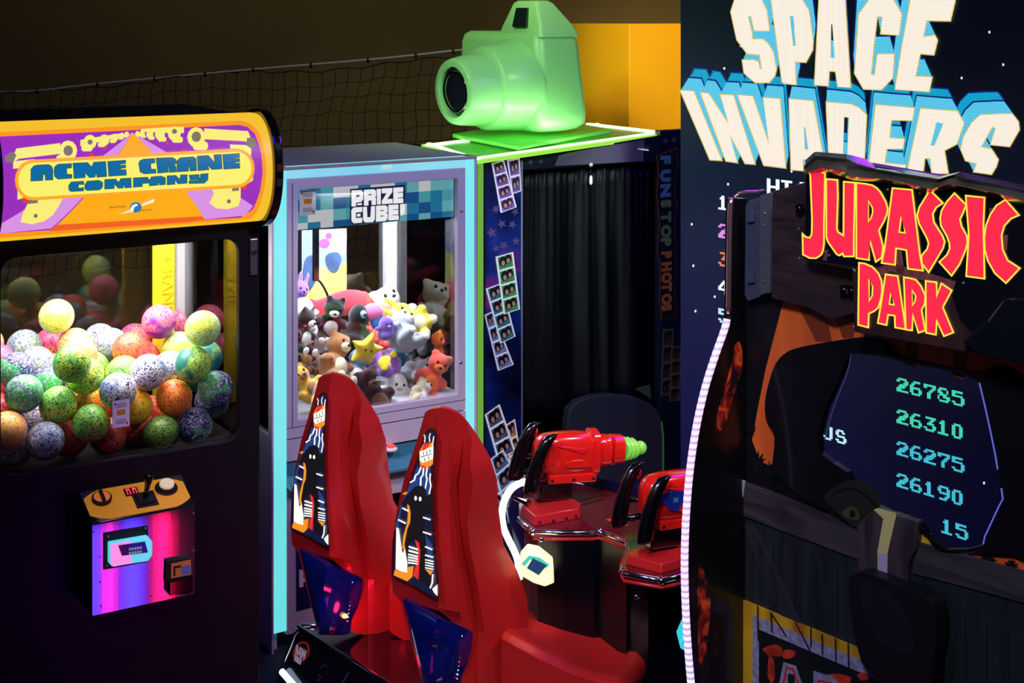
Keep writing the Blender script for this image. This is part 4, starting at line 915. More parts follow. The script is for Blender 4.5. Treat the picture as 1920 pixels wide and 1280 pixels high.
# ================================================================ photo booth
BT = Pl(905, 7.3, *UF)
buR = BT.uz(1310, 400)[0]; bzT = BT.uz(905, 306)[1]
booth = thing('photo_booth', 'dark photo booth with black curtain, photo strip graphics and lime lit top', 'photo booth', BT.w(buR/2, 0, -.5))
starry = mat('booth_print_deep_blue', srgb(14, 22, 90), .35, coat=.3)
# printed nebula on the left panel
nt = starry.node_tree; b = nt.nodes['Principled BSDF']; t = nt.nodes.new('ShaderNodeTexNoise'); t.inputs['Scale'].default_value = 3.2; t.inputs['Detail'].default_value = 3
tc = nt.nodes.new('ShaderNodeTexCoord'); nt.links.new(tc.outputs['Object'], t.inputs['Vector']); rp = nt.nodes.new('ShaderNodeValToRGB'); nt.links.new(t.outputs['Fac'], rp.inputs[0]); nt.links.new(rp.outputs[0], b.inputs['Base Color'])
rp.color_ramp.elements[0].position = .32; rp.color_ramp.elements[0].color = (*srgb(4, 8, 30), 1); rp.color_ramp.elements[1].position = .72; rp.color_ramp.elements[1].color = (*srgb(200, 60, 170), 1)
for p_, c_ in ((.46, (10, 26, 90)), (.56, (24, 50, 140)), (.62, (90, 40, 130))): e = rp.color_ramp.elements.new(p_); e.color = (*srgb(*c_), 1)
nt.links.new(rp.outputs[0], b.inputs['Emission Color']); b.inputs['Emission Strength'].default_value = .10
uA, uB, uC = BT.uz(910, 400)[0], BT.uz(977, 400)[0], BT.uz(1238, 400)[0]
plates('left_panel', [[(uA, .02), (uB, .02), (uB, bzT), (uA, bzT)]], BT, 0, .05, starry, booth, px=False, bev=.003)
plates('panel_edge_trim', [[(uB, .02), (uB+.008, .02), (uB+.008, bzT), (uB, bzT)]], BT, .004, .05, paint('silver_edge', (150, 155, 180), .3), booth, px=False)
g = G(); g.box(BT, BT.uz(899, 400)[0], BT.uz(904.5, 400)[0], .01, -.02, .02, bzT); g.build('lit_edge_strip', glow('lime_edge_dim', (120, 190, 70), .75), booth, label='lime glowing upright edge strip')
g = G(); g.box(BT, BT.uz(904.5, 400)[0], uA, 0, -.05, .02, bzT); g.build('corner_post', blackm, booth)
plates('right_panel', [[(uC, .02), (buR, .02), (buR, bzT+.12), (uC, bzT+.12)]], BT, .0, .05, paint('booth_navy_dark', (10, 14, 44), .45), booth, px=False, bev=.003)
zHt = bzT+.02; zHb = BT.uz(980, 318)[1]
plates('header_board', [[(uB+.008, zHb), (uC, zHb), (uC, zHt+.07), (uB+.008, zHt)]], BT, 0, .05, paint('header_dark_blue', (18, 20, 48), .5), booth, px=False)
plates('header_lilac_patch', [[(1048,292),(1066,286),(1208,262),(1206,302),(1040,311)]], BT, .002, .002, paint('lilac_board', (105, 95, 125), .6), booth)
# bodies behind
g = G(); g.box(BT, uA, uA+.03, -.05, -.95, .0, zHt); g.build('side_wall', blackm, booth)
g = G(); g.box(BT, buR-.03, buR, -.05, -.95, .0, zHt); g.build('side_wall', blackm, booth)
g = G(); g.box(BT, uA, buR, -.92, -.95, .0, zHt); g.build('rear_wall', blackm, booth)
g = G(); g.box(BT, uA+.01, buR, -.055, -.95, zHt-.05, zHt-.02); g.build('booth_roof', blackm, booth)
# curtain
g = G(); cz0 = BT.uz(1110, 768)[1]; nU = 150; rows = []
for j in range(14):
    f = j/13; z = zHb-.012-(zHb-.012-cz0)*f; r_ = []
    for i in range(nU+1):
        q = i/nU; u = uB+.012+(uC-uB-.014)*q
        amp = .014+.012*min(1, f*3); fold = sin(q*2*pi*5+1.9*sin(q*9+1)+.6*sin(f*2+q*4))*amp+.006*sin(q*2*pi*21+f*2+2*sin(q*11))*(1-f)**2
        r_.append(BT.w(u, z, -.065+fold))
    rows.append(r_)
g.loft(rows, closed=False, caps=False)
cur = g.build('curtain', mat('black_curtain_cloth', srgb(15, 20, 23), .5, bump=(120, .3), spec=.35), booth, True)
md = cur.modifiers.new('s', 'SOLIDIFY'); md.thickness = .003
G().tube([BT.w(uB, zHb-.006, -.03), BT.w(uC, zHb-.006, -.03)], .009, 10).build('curtain_rod', blackm, booth, True)
r0 = BT.at(1108, 309, .0); G().ball(r0, .012, 12, 8).build('rod_stud', white, booth, True)
G().tube([BT.at(1108, 312, -.01), BT.at(1108, 330, -.01)], .0025, 6).build('pull_cord', blackm, booth)
g = G(); g.lathe(BT.at(1108, 329, -.01), (0, 0, -1), [(0, .004), (.01, .008), (.04, .009), (.05, .003)], 10); g.build('cord_bobbin', mat('white_bobbin', (.85, .85, .8), .4, 0, (.9, .9, .8), .5), booth, True)
# curved bench back under the curtain
bb = [(1066,980),(1064,800),(1068,768),(1085,752),(1115,742),(1150,740),(1190,744),(1222,757),(1240,780),(1244,820),(1244,980)]
plates('bench_back', [bb], BT, .05, .06, paint('slate_bench', (52, 58, 72), .5), booth, bev=.008)
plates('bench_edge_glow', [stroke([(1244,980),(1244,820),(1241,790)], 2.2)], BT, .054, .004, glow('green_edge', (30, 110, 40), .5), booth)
plates('small_triangle_shelf', [[(1192,729),(1219,722),(1221,748)]], BT, -.0, .01, paint('grey_green_shelf', (70, 85, 85), .5), booth)
# stars printed on the left panel
def starp(x, y, r_, a0=0): return [(x+(r_ if k % 2 == 0 else r_*.42)*cos(a0+pi*k/5), y+(r_ if k % 2 == 0 else r_*.42)*sin(a0+pi*k/5)) for k in range(10)]
plates('printed_star', [starp(*s_) for s_ in ((930,392,9,.3),(941,420,10,.5),(961,421,9,.1),(922,436,11,.7),(945,460,10,.2),(966,397,8,.4),(930,466,8,.5),(968,452,9,.9))], BT, .0015, .001, paint('star_print_pale', (95, 80, 140), .5), booth)
plates('printed_star', [starp(*s_) for s_ in ((995,304,7,.2),(1014,303,6,.5),(1248,264,7,.1),(1264,262,7,.6))], BT, .004, .001, paint('star_print_dark', (70, 75, 110), .5), booth)
# photo strips
PALS = [((235,225,240),(120,90,170),(60,40,80)), ((225,235,225),(60,140,90),(30,30,25)), ((215,225,240),(50,110,120),(20,25,45)), ((215,220,240),(110,125,170),(20,22,50)), ((215,220,232),(70,110,150),(25,20,30)), ((225,220,225),(190,120,70),(40,20,15)), ((230,235,240),(80,80,110),(20,20,25))]
def strip(corners, n, pal, label_, lvl=0, dim=1.0):
    """corners: photo points tl, tr, br, bl"""
    tl, tr, br, bl = [Vector(BT.uz(*c)) for c in corners]
    L = lambda s_, t_: tuple((tl*(1-s_)+tr*s_)*(1-t_)+(bl*(1-s_)+br*s_)*t_)
    bord, bgc, hair = PALS[pal]; o0 = .003+lvl*.002
    D = lambda c: tuple(int(v*dim) for v in c)
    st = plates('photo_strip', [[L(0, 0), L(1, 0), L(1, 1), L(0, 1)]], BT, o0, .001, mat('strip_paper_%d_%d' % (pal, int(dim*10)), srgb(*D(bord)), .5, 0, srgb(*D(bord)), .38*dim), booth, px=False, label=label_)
    pics = []; heads = []; hr = []
    for k in range(n):
        a, b_ = (k+.08)/n, (k+.94)/n
        pics.append([L(.1, a), L(.9, a), L(.9, b_), L(.1, b_)])
        for hx, hy, s_ in ((.36, .52, 1), (.66, .42, .9)):
            cx, cy = hx, a+(b_-a)*hy
            hr.append([L(cx+.21*s_*cos(q), cy+.36/n*s_*sin(q)-.07/n) for q in [2*pi*i/12 for i in range(12)]])
            heads.append([L(cx+.105*s_*cos(q), cy+.19/n*s_*sin(q)+.04/n) for q in [2*pi*i/12 for i in range(12)]])
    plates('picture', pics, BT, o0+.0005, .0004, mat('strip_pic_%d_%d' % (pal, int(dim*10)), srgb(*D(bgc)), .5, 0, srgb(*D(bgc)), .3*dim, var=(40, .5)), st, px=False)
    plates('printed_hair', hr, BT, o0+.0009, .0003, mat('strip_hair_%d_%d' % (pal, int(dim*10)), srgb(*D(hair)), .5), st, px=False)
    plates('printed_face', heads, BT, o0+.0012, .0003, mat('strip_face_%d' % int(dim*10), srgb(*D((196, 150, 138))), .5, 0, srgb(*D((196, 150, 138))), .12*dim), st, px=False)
strip([(950,300),(974,296),(977,358),(960,364)], 2, 0, 'short violet photo strip at the upper edge', 0)
strip([(921,306),(944,300),(968,388),(938,399)], 4, 0, 'pinkish photo strip at the top', 1)
strip([(908,590),(924,583),(963,683),(933,695)], 4, 3, 'blue grey photo strip, lowest of the three', 0)
strip([(910,541),(940,530),(966,630),(937,644)], 4, 2, 'teal photo strip in the middle', 1)
strip([(928,481),(961,472),(974,579),(943,589)], 4, 1, 'green tinted photo strip with white border', 2)
strip([(908,777),(936,757),(966,845),(932,862)], 3, 6, 'white photo strip behind the gun console', 1)
strip([(945,798),(965,785),(985,905),(962,915)], 4, 5, 'orange tinted photo strip', 0)
strip([(918,860),(942,842),(985,915),(945,955)], 3, 4, 'dim photo strip low on the panel', 2)
strip([(908,900),(930,890),(960,985),(925,1000)], 3, 4, 'lowest dim photo strip', 0)
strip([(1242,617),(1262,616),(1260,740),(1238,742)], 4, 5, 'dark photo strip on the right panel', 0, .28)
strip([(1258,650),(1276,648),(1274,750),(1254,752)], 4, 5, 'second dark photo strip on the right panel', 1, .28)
# FUN STOP PHOTOS sign running down the right panel
sg = [(1231,292),(1270,276),(1273,322),(1268,328),(1266,372),(1271,378),(1271,400),(1266,405),(1268,470),(1270,500),(1266,545),(1271,590),(1266,598),(1240,600),(1236,560),(1238,500),(1232,470),(1236,420),(1231,360),(1235,330)]
sgn = plates('name_sign', [sg], BT, .004, .002, paint('sign_orange_dim', (120, 62, 28), .5), booth)
plates('name_sign_field', [offset(sg, -1.6)], BT, .0052, .001, paint('sign_field_dark', (14, 20, 36), .5), sgn)
def down(name, body, px, y0, y1, m_):
    u_, z_ = BT.uz(px, y0, .007); _, z2 = BT.uz(px, y1, .007)
    n = len(body)
    for i, c_ in enumerate(body):
        zz = z_-(z_-z2)*i/n
        text(name, c_, BT, None, (u_, zz), .062, m_, sgn, off=.007, rot=-pi/2, bold=.006, wid=.8*(z_-z2)/n/.06)
down('sign_letter', 'FUN', 1240, 292, 372, paint('sign_letters_blue', (80, 130, 170), .5))
down('sign_letter', 'STOP', 1241, 376, 470, paint('sign_letters_green', (110, 125, 85), .5))
down('sign_letter', 'PHOTOS', 1242, 472, 592, paint('sign_letters_orange', (185, 100, 55), .5))

# lime edge-lit top plate
pF = aty(885, 303, 7.16); pR = aty(1262, 249, 8.0); pL = aty(790, 272, 7.62); pB = aty(1112, 232, 8.42)
ctr_ = (pF+pR+pL+pB)/4
top = thing('lit_top_plate', 'flat lime green edge-lit plate on top of the photo booth', 'display plate', pF+Vector((.4,.5,-.1)))
up_ = Vector((0, 0, 1))
def slab(g, q, z0, z1): return g.hexa([p+up_*z0 for p in q]+[p+up_*z1 for p in q])
lime = mat('lime_plate', srgb(70, 160, 50), .35, 0, srgb(90, 190, 50), .10)
slab(G(), [pF, pR, pB, pL], -.012, 0).build('plate', lime, top)
for a_, b2 in ((pF, pR), (pR, pB), (pB, pL), (pL, pF)):
    inn_ = (ctr_-(a_+b2)/2).normalized()
    G().hexa([a_+up_*-.016, b2+up_*-.016, b2+inn_*.03+up_*-.016, a_+inn_*.03+up_*-.016, a_+up_*.004, b2+up_*.004, b2+inn_*.03+up_*.004, a_+inn_*.03+up_*.004]).build('glowing_rim', glow('lime_rim_glow', (165, 240, 80), 1.0), top)
    G().hexa([a_+inn_*.035+up_*.0, b2+inn_*.035, b2+inn_*.055, a_+inn_*.055, a_+inn_*.035+up_*.008, b2+inn_*.035+up_*.008, b2+inn_*.055+up_*.008, a_+inn_*.055+up_*.008]).build('led_strip', glow('white_green_led', (225, 255, 210), 7), top)
mid_ = (pF+pR)/2+(ctr_-(pF+pR)/2).normalized()*.05+up_*.02
lt = area('led_strip_light', mid_, mid_+Vector((-.10, .35, .55)), srgb(225, 255, 215), 2.6, 1.0, .03)
ed_ = (pR-pF).normalized(); zz_ = -(Vector((-.10, .35, .55)).normalized()); yy_ = zz_.cross(ed_).normalized(); xx_ = yy_.cross(zz_)
lt.rotation_euler = Matrix((xx_, yy_, zz_)).transposed().to_euler()
mid_ = (pF+pL)/2+(ctr_-(pF+pL)/2).normalized()*.04+up_*.02
lt = area('led_strip_light', mid_, mid_+Vector((.3, .25, .5)), srgb(225, 255, 215), 1.0, .5, .03)
ed_ = (pL-pF).normalized(); zz_ = -(Vector((.3, .25, .5)).normalized()); yy_ = zz_.cross(ed_).normalized(); xx_ = yy_.cross(zz_)
lt.rotation_euler = Matrix((xx_, yy_, zz_)).transposed().to_euler()
g = G(); g.box(BT, .25, buR-.35, -.2, -.5, zHt-.012, 1.888); g.build('support_block', blackm, top)

# ================================================================ giant green camera on its board
gm = mat('green_fibreglass', srgb(142, 212, 134), .42, coat=.1, var=(2.5, .05)); gmd = mat('green_board', srgb(70, 180, 60), .4)
camr = thing('giant_camera_model', 'giant green model of a camera standing on the lime lit booth top', 'sculpture', aty(1030, 250, 7.62))
q = [aty(971, 282, 7.42), aty(1145, 250, 7.98), aty(1040, 228, 8.34), aty(848, 258, 7.78)]
slab(G(), q, -.0, .022).build('base_board', mat('lime_board', srgb(80, 190, 60), .3, 0, srgb(110, 220, 60), .12), camr, bev=.004)
cq = sum(q, Vector())/4
slab(G(), [cq+(p-cq)*.86 for p in q], -.075, 0).build('base_riser', blackm, camr)
A_ = Vector((-.8, -.6, 0)); B_ = Vector((.6, -.8, 0)); CN0 = Vector((.157, 7.62, 0)); zb = 2.0
class CF:
    def __call__(s, p, z, q_): return CN0-B_*p+A_*q_+up_*z
cf = CF(); W_ = .80; D_ = .34
def ring(z, p0, p1, q0, q1, r_=.05, n=5):
    pts = []
    for cx, cy, a in ((p1-r_, q1-r_, 0), (p0+r_, q1-r_, pi/2), (p0+r_, q0+r_, pi), (p1-r_, q0+r_, 1.5*pi)):
        for k in range(n+1): pts.append(cf(cx+r_*cos(a+pi/2*k/n), z, cy+r_*sin(a+pi/2*k/n)))
    return pts
zt_ = 2.545
prof = [(zb, .07, .04), (zb+.012, .03, .015), (zb+.04, .005, .0), (zb+.10, -.0, -.0), (zb+.3, .018, .0), (zt_-.06, .035, .0), (zt_-.02, .045, .012), (zt_, .075, .04)]
g = G(); g.loft([ring(z, e1, W_-e1*.6, -D_+e1*.9+e2, -e2, .055) for z, e1, e2 in prof])
g.build('camera_body', gm, camr, True, angle=55)
# pyramid hump with the viewfinder window
g = G()
pr = [(.03, .43, -.02, -.30, zt_-.03), (.045, .40, -.03, -.27, zt_+.03), (.10, .32, -.045, -.17, 2.70), (.12, .30, -.06, -.15, 2.715)]
g.loft([ring(z, p0, p1, q1, q0, .02, 3) for p0, p1, q0, q1, z in pr])
g.build('prism_hump', gm, camr, True, angle=50)
g = G(); g.hexa([cf(.155, zt_+.025, -.01), cf(.275, zt_+.025, -.01), cf(.275, zt_+.025, -.06), cf(.155, zt_+.025, -.06), cf(.165, 2.675, -.03), cf(.265, 2.675, -.03), cf(.265, 2.675, -.06), cf(.165, 2.675, -.06)])
g.build('viewfinder_window', paint('dark_window', (18, 30, 30), .3), camr)
lc0 = Vector((.001, 7.83, 2.25)); la = Vector((-.8, -.6, -.065)).normalized()
g = G(); g.lathe(lc0-la*.03, la, [(0, .255), (.05, .250), (.08, .243), (.225, .228), (.24, .215)], 56, caps=True); g.build('lens_barrel', gm, camr, True, angle=50)
g = G(); g.lathe(lc0+la*.235, la, [(-.05, .20), (.0, .200), (.02, .198), (.13, .182), (.155, .176), (.165, .165), (.165, .138), (.10, .128)], 56, caps=False); lr = g.build('lens_ring', gm, camr, True, angle=50)
g = G(); g.lathe(lc0+la*.235, la, [(.10, .130), (.135, .125), (.150, .100), (.160, .06), (.165, .001)], 40, caps=False); g.build('lens_glass', mat('black_lens_glass', (.006, .008, .014), .08, coat=1), lr, True)
g = G(); g.lathe(lc0+la*.235+Vector((0, 0, 0)), la, [(.149, .102), (.153, .108), (.146, .112)], 40, caps=False); g.build('inner_ring', M['gloss_black'], lr, True)
G().ball(cf(.76, zt_-.19, .0), (.012, .02, .02), 10, 8).build('flash_button', paint('dark_red_dot', (90, 30, 20), .4), camr, True)

# ================================================================ yellow box behind the camera
YP = Pl(1180, 8.8, *UF); yzt = YP.uz(1180, 45)[1]
g = G(); g.box(YP, 0, 1.2, 0, -.75, 0, yzt)
tag(g.build('yellow_cabinet', paint('amber_orange_panel', (244, 182, 22), .45, var=(1.2, .05)), bev=.004), 'plain amber yellow cabinet standing behind the green camera model', 'cabinet')
# ================================================================ gun console in front of the LED wall
TZ = .80
cons = thing('gun_console', 'black two player gun console with maroon top and chrome front edge', 'game console', onz(1130, 990, TZ)*1.0-up_*TZ+Vector((0, .25, 0)))
edge = [(973,966),(984,978),(999,990),(1050,992),(1112,992),(1124,990),(1150,1000),(1178,1011),(1176,1028),(1165,1057),(1170,1069),(1240,1081),(1290,1070),(1345,1050)]
rear = [(1380,985),(1300,955),(1150,920),(1080,905),(1010,908),(985,925),(973,945)]
et = [onz(x, y, TZ) for x, y in edge]; rt = [onz(x, y, TZ) for x, y in rear]
maroon = paint('maroon_gloss_top', (96, 22, 34), .22, coat=.5, var=(5, .2))
g = G(); pts = et+rt; n = len(pts)
tri = tessellate_polygon([[Vector((p.x, p.y, 0)) for p in pts]])
g.v = [p+up_*0 for p in pts]+[p-up_*.035 for p in pts]; g.f = [list(t) for t in tri]+[[i+n for i in reversed(t)] for t in tri]+[[i, (i+1) % n, n+(i+1) % n, n+i] for i in range(n)]
tp = g.build('console_top', maroon, cons)
cen_ = sum(pts, Vector())/n
g = G(); ins = [cen_+(p-cen_)*.93+Vector((0, .30 if p.x > .3 and p.y < 4.9 else 0, 0)) for p in pts]
g.v = [Vector((p.x, p.y, TZ-.035)) for p in ins]+[Vector((p.x, p.y, 0)) for p in ins]; g.f = [[i, (i+1) % n, n+(i+1) % n, n+i] for i in range(n)]+[[i+n for i in reversed(t)] for t in tri]
g.build('console_body', paint('console_black', (4, 5, 14), .3, coat=.15), cons)
G().tube([p-up_*.012 for p in et[:6]+et[6:]], .010, 10).build('chrome_edge', chrome, cons, True)
G().tube([p-up_*.035 for p in et[2:]], .006, 8).build('red_edge_bead', paint('red_bead', (190, 30, 40), .3), cons, True)
for x, y in ((999,990),(1124,990),(1178,1012),(1168,1064),(1240,1081)): G().ball(onz(x, y, TZ)-up_*.012, .014, 12, 8).build('corner_joint', chrome, cons, True)
# raised rear rim with its light band
bl = paint('deep_blue_gloss', (8, 14, 60), .2, coat=.6)
rr_ = [onz(x, y, TZ) for x, y in ((1060,905),(1080,905),(1150,922),(1230,944))]
g = G()
for a_, b2 in zip(rr_, rr_[1:]): g.hexa([a_, b2, b2+Vector((0, .05, 0)), a_+Vector((0, .05, 0)), a_+up_*.04, b2+up_*.04, b2+Vector((0, .05, .04)), a_+Vector((0, .05, .04))])
g.build('rear_rim', bl, cons, bev=.006)
g = G(); g.tube([aty(x, y, 5.60) for x, y in smooth([(1072,901),(1100,903),(1125,909),(1147,917)], 3, False)], .011, 8); g.build('rear_light_band', glow('white_neon', (225, 235, 255), 1.8), cons, True)
g = G(); g.tube([aty(x, y, 5.45) for x, y in smooth([(989,903),(973,906),(957,918),(946,938),(941,962),(944,988),(953,1010),(963,1030),(971,1052),(974,1085)], 3, False)], .0135, 10)
g.build('neon_side_tube', glow('white_neon_blue', (235, 238, 255), 2.2), cons, True)
g = G(); q_ = [aty(x, y, 5.50) for x, y in ((978,905),(1010,900),(1015,1100),(985,1100),(962,1025),(950,960),(958,920))]
g.add(q_+[p+Vector((.05, .12, 0)) for p in q_], [tuple(range(7)), tuple(reversed(range(7, 14)))]+[(i, (i+1) % 7, 7+(i+1) % 7, 7+i) for i in range(7)]); g.build('side_cheek', bl, cons, bev=.008)
g = G(); g.add([aty(962,936,5.25),aty(990,950,5.2),aty(996,944,5.25),aty(970,938,5.3),aty(962,930,5.25),aty(990,942,5.2),aty(996,938,5.25),aty(970,932,5.3)], [(0,1,2,3),(7,6,5,4),(0,4,5,1),(1,5,6,2),(2,6,7,3),(3,7,4,0)]); g.build('chrome_latch', chrome, cons, bev=.002)
# printed markings on the top
def on_top(name, polys, m_, h=.0015):
    g = G()
    for pl_ in polys:
        q = [onz(x, y, TZ)+up_*h for x, y in pl_]; k = len(g.v); g.v += q+[p-up_*.001 for p in q]; m2 = len(q)
        g.f += [list(range(k, k+m2)), list(reversed(range(k+m2, k+2*m2)))]+[[k+i, k+(i+1) % m2, k+m2+(i+1) % m2, k+m2+i] for i in range(m2)]
    return g.build(name, m_, cons)
on_top('instruction_label', [[(1136,974),(1148,972),(1178,984),(1166,988)]], paint('label_red_orange', (225, 75, 50), .5))
on_top('red_disc', [circ(1176,968,14,5,16)], M['label_red_orange'])
on_top('printed_line', [[(1082,938),(1128,926),(1131,929),(1086,941)], [(1088,945),(1130,934),(1133,937),(1092,948)]], paint('print_dark', (30, 10, 16), .4))
on_top('green_grey_field', [[(1180,1012),(1250,990),(1330,985),(1360,1010),(1290,1040),(1240,1066),(1182,1050)]], paint('top_grey_green', (34, 46, 44), .3, coat=.4))
gred = mat('gun_red_gloss', srgb(225, 32, 26), .20, coat=.7)
def plinth(name, q, z0, z1, m_, ins_=.03):
    c_ = sum(q, Vector())/len(q); g = G(); n = len(q)
    g.v = [Vector((p.x, p.y, z0)) for p in q]+[Vector((c_.x+(p.x-c_.x)*(1-ins_), c_.y+(p.y-c_.y)*(1-ins_), z1)) for p in q]
    g.f = [list(reversed(range(n))), list(range(n, 2*n))]+[[i, (i+1) % n, n+(i+1) % n, n+i] for i in range(n)]
    return g.build(name, m_, cons, bev=.004)
plinth('gun_plinth', [onz(x, y, TZ) for x, y in ((975,965),(1000,987),(1088,972),(1092,960),(1070,948),(1040,942),(985,950))], TZ, TZ+.035, mat('plinth_red', srgb(190, 35, 40), .3, coat=.4), .06)
plinth('gun_plinth', [onz(x, y, TZ) for x, y in ((1172,1058),(1240,1076),(1330,1050),(1340,1020),(1290,1015),(1180,1046))], TZ, TZ+.030, M['plinth_red'], .06)
for x, y in ((1012,985),(1038,982),(1062,978),(1080,974)): G().ball(onz(x, y+3, TZ)+up_*.018, .006, 8, 6).build('bolt', blackm, cons, True)
# glowing card reader
rd = [aty(x, y, 4.98) for x, y in ((976,1056),(990,1040),(1012,1044),(1038,1064),(1039,1092),(1022,1099),(1000,1092),(976,1078))]
g = G(); g.loft([[p+Vector((.0, .11, 0)) for p in rd], rd, [sum(rd, Vector())/8+(p-sum(rd, Vector())/8)*.9+Vector((0, -.012, 0)) for p in rd]])
rdo = g.build('card_reader', mat('reader_glow', srgb(225, 225, 190), .3, 0, srgb(245, 235, 175), 1.0), cons, bev=.004)
def quad3(name, q, m_, par, d=Vector((0, -.004, 0))):
    n = len(q); return G().add([p for p in q]+[p+d for p in q], [tuple(range(n)), tuple(reversed(range(n, 2*n)))]+[(i, (i+1) % n, n+(i+1) % n, n+i) for i in range(n)]).build(name, m_, par)
quad3('reader_frame_teal', [aty(x, y, 4.966) for x, y in ((978,1056),(992,1041),(1012,1045),(1030,1058),(1024,1064),(1008,1052),(994,1048),(984,1060))], glow('teal_glow', (80, 215, 190), .9), rdo)
quad3('reader_screen', [aty(x, y, 4.962) for x, y in ((988,1064),(999,1046),(1025,1059),(1010,1077))], mat('reader_screen_blue', (.01, .02, .05), .15, 0, srgb(30, 70, 110), .8), rdo)
rd2 = [aty(x, y, 4.62) for x, y in ((1274,1205),(1284,1182),(1300,1178),(1300,1228),(1276,1216))]
g = G(); g.loft([[p+Vector((.0, .09, 0)) for p in rd2], rd2]); rdo2 = g.build('card_reader', mat('reader_glow_cyan', srgb(60, 200, 210), .3, 0, srgb(50, 200, 215), .8), cons, bev=.004)
quad3('reader_screen', [aty(x, y, 4.61) for x, y in ((1280,1205),(1288,1190),(1300,1188),(1300,1212))], M['reader_screen_dark'], rdo2)
G().lathe(aty(1194, 1118, 4.68), (0, -1, 0), [(0, .009), (.008, .009), (.01, .005)], 12).build('lock', chrome, cons, True)
G().lathe(aty(1015, 1010, 5.02), (0, -1, 0), [(0, .008), (.008, .008), (.01, .005)], 12).build('lock', chrome, cons, True)

# ---------------------------------------------------------------- the two mounted guns
limeg = mat('lime_coil', srgb(140, 225, 90), .15, 0, srgb(110, 220, 70), .25, coat=.6)
gblk = paint('gun_black_gloss', (6, 6, 10), .18, coat=.6)
def se(x, ry, rz, cz=0, e=3.0, n=28, cy=0):
    o_ = []
    for k in range(n):
        a = 2*pi*k/n; c_, s_ = cos(a), sin(a); o_.append(Vector((x, cy+ry*math.copysign(abs(c_)**(2/e), c_), cz+rz*math.copysign(abs(s_)**(2/e), s_))))
    return o_
def make_gun(label):
    t = thing('mounted_gun', label, 'arcade gun', (0, 0, 0), 'mounted red guns on the console')
    L_ = dict(local=True)
    zc_ = .190
    g = G(); g.loft([se(x, a, b_, zc_) for x, a, b_ in ((-.012,.030,.045),(0,.044,.062),(.02,.052,.074),(.07,.056,.080),(.15,.056,.080),(.195,.052,.076),(.215,.047,.070))])
    body = g.build('gun_body', gred, t, True, angle=50, **L_)
    g = G(); g.loft([se(x, a, b_, zc_) for x, a, b_ in ((.205,.052,.076),(.210,.060,.086),(.232,.060,.086),(.238,.050,.074))]); g.build('collar', gred, t, True, angle=40, **L_)
    g = G(); g.loft([se(x, a, b_, zc_+.004) for x, a, b_ in ((.236,.042,.058),(.242,.047,.060),(.285,.046,.056),(.290,.040,.050))]); g.build('barrel', gred, t, True, angle=40, **L_)
    g = G(); g.loft([se(x, a, b_, zc_+.004, 2.6) for x, a, b_ in ((.296,.042,.050),(.300,.048,.056),(.338,.047,.054),(.344,.038,.044),(.344,.022,.026))]); g.build('barrel_cap', gred, t, True, angle=40, **L_)
    for s in (-1, 1):
        g = G(); y0, y1 = s*.052, s*.0585
        for pts in (((.05,.045),(.17,.028),(.17,.010),(.15,.012),(.07,.036)), ((.09,-.02),(.12,-.012),(.16,-.012),(.19,-.03),(.19,-.04),(.10,-.04))):
            k = len(g.v); n = len(pts); g.v += [Vector((x, y0, zc_+z)) for x, z in pts]+[Vector((x, y1, zc_+z)) for x, z in pts]
            g.f += [list(range(k, k+n)), list(reversed(range(k+n, k+2*n)))]+[[k+i, k+(i+1) % n, k+n+(i+1) % n, k+n+i] for i in range(n)]
        g.build('side_relief', gred, t, bev=.004, **L_)
    g = G(); fr = lambda u, z, n_: Vector((u, n_, z)); g.box(fr, .03, .225, -.048, .048, zc_-.100, zc_-.066); fl = g.build('lower_flange', gred, t, bev=.006, **L_)
    for x in (.045, .13, .21):
        for s in (-1, 1): G().lathe(Vector((x, s*.047, zc_-.085)), (0, s, 0), [(0, .006), (.004, .006), (.005, .003)], 10).build('bolt', blackm, t, True, **L_)
    for k, (x, r_) in enumerate(((.356,.036),(.374,.034),(.392,.030))):
        G().tube([Vector((x+.006*cos(a*2), r_*cos(a), zc_+.004+r_*sin(a))) for a in [2*pi*q/24 for q in range(24)]], .0095, 10, loop=True).build('coil_ring', limeg, t, True, **L_)
    G().lathe(Vector((.34, 0, zc_+.004)), (1, 0, 0), [(0, .014), (.07, .012)], 12).build('coil_core', limeg, t, True, **L_)
    G().ball((.420, 0, zc_+.004), .026, 20, 14).build('coil_tip', limeg, t, True, **L_)
    for s in (-1, 1):     # upright grips with triggers
        c_ = s*.085
        g = G(); g.loft([[Vector((x+dx*cos(a)*1.25, c_+dy*sin(a)*1.15, z)) for a in [2*pi*k/14 for k in range(14)]] for x, z, dx, dy in ((-.055,.075,.020,.014),(-.050,.085,.026,.018),(-.045,.13,.024,.018),(-.034,.18,.022,.017),(-.018,.225,.020,.016),(.002,.262,.020,.015),(.018,.282,.018,.013),(.030,.286,.010,.009))])
        gp = g.build('grip', gblk, t, True, **L_)
        g = G(); g.loft([[Vector((x+dx*cos(a), c_+.007*sin(a), z)) for a in [2*pi*k/8 for k in range(8)]] for x, z, dx in ((.024,.262,.007),(.027,.245,.006),(.022,.23,.004))]); g.build('trigger', mat('trigger_red', srgb(200, 20, 30), .3, coat=.4), gp, True, **L_)
        G().tube([Vector((-.045, c_, .10)), Vector((-.01, c_*.8, .105)), Vector((.02, s*.04, .12))], .012, 10).build('grip_arm', gblk, t, True, **L_)
        G().tube([Vector((-.03, c_, .16)), Vector((.0, c_*.8, .165)), Vector((.01, s*.04, .17))], .009, 10).build('grip_arm', gblk, t, True, **L_)
    g = G(); g.box(fr, .0, .13, -.045, .045, .03, .095); g.build('pivot_housing', gblk, t, bev=.006, **L_)
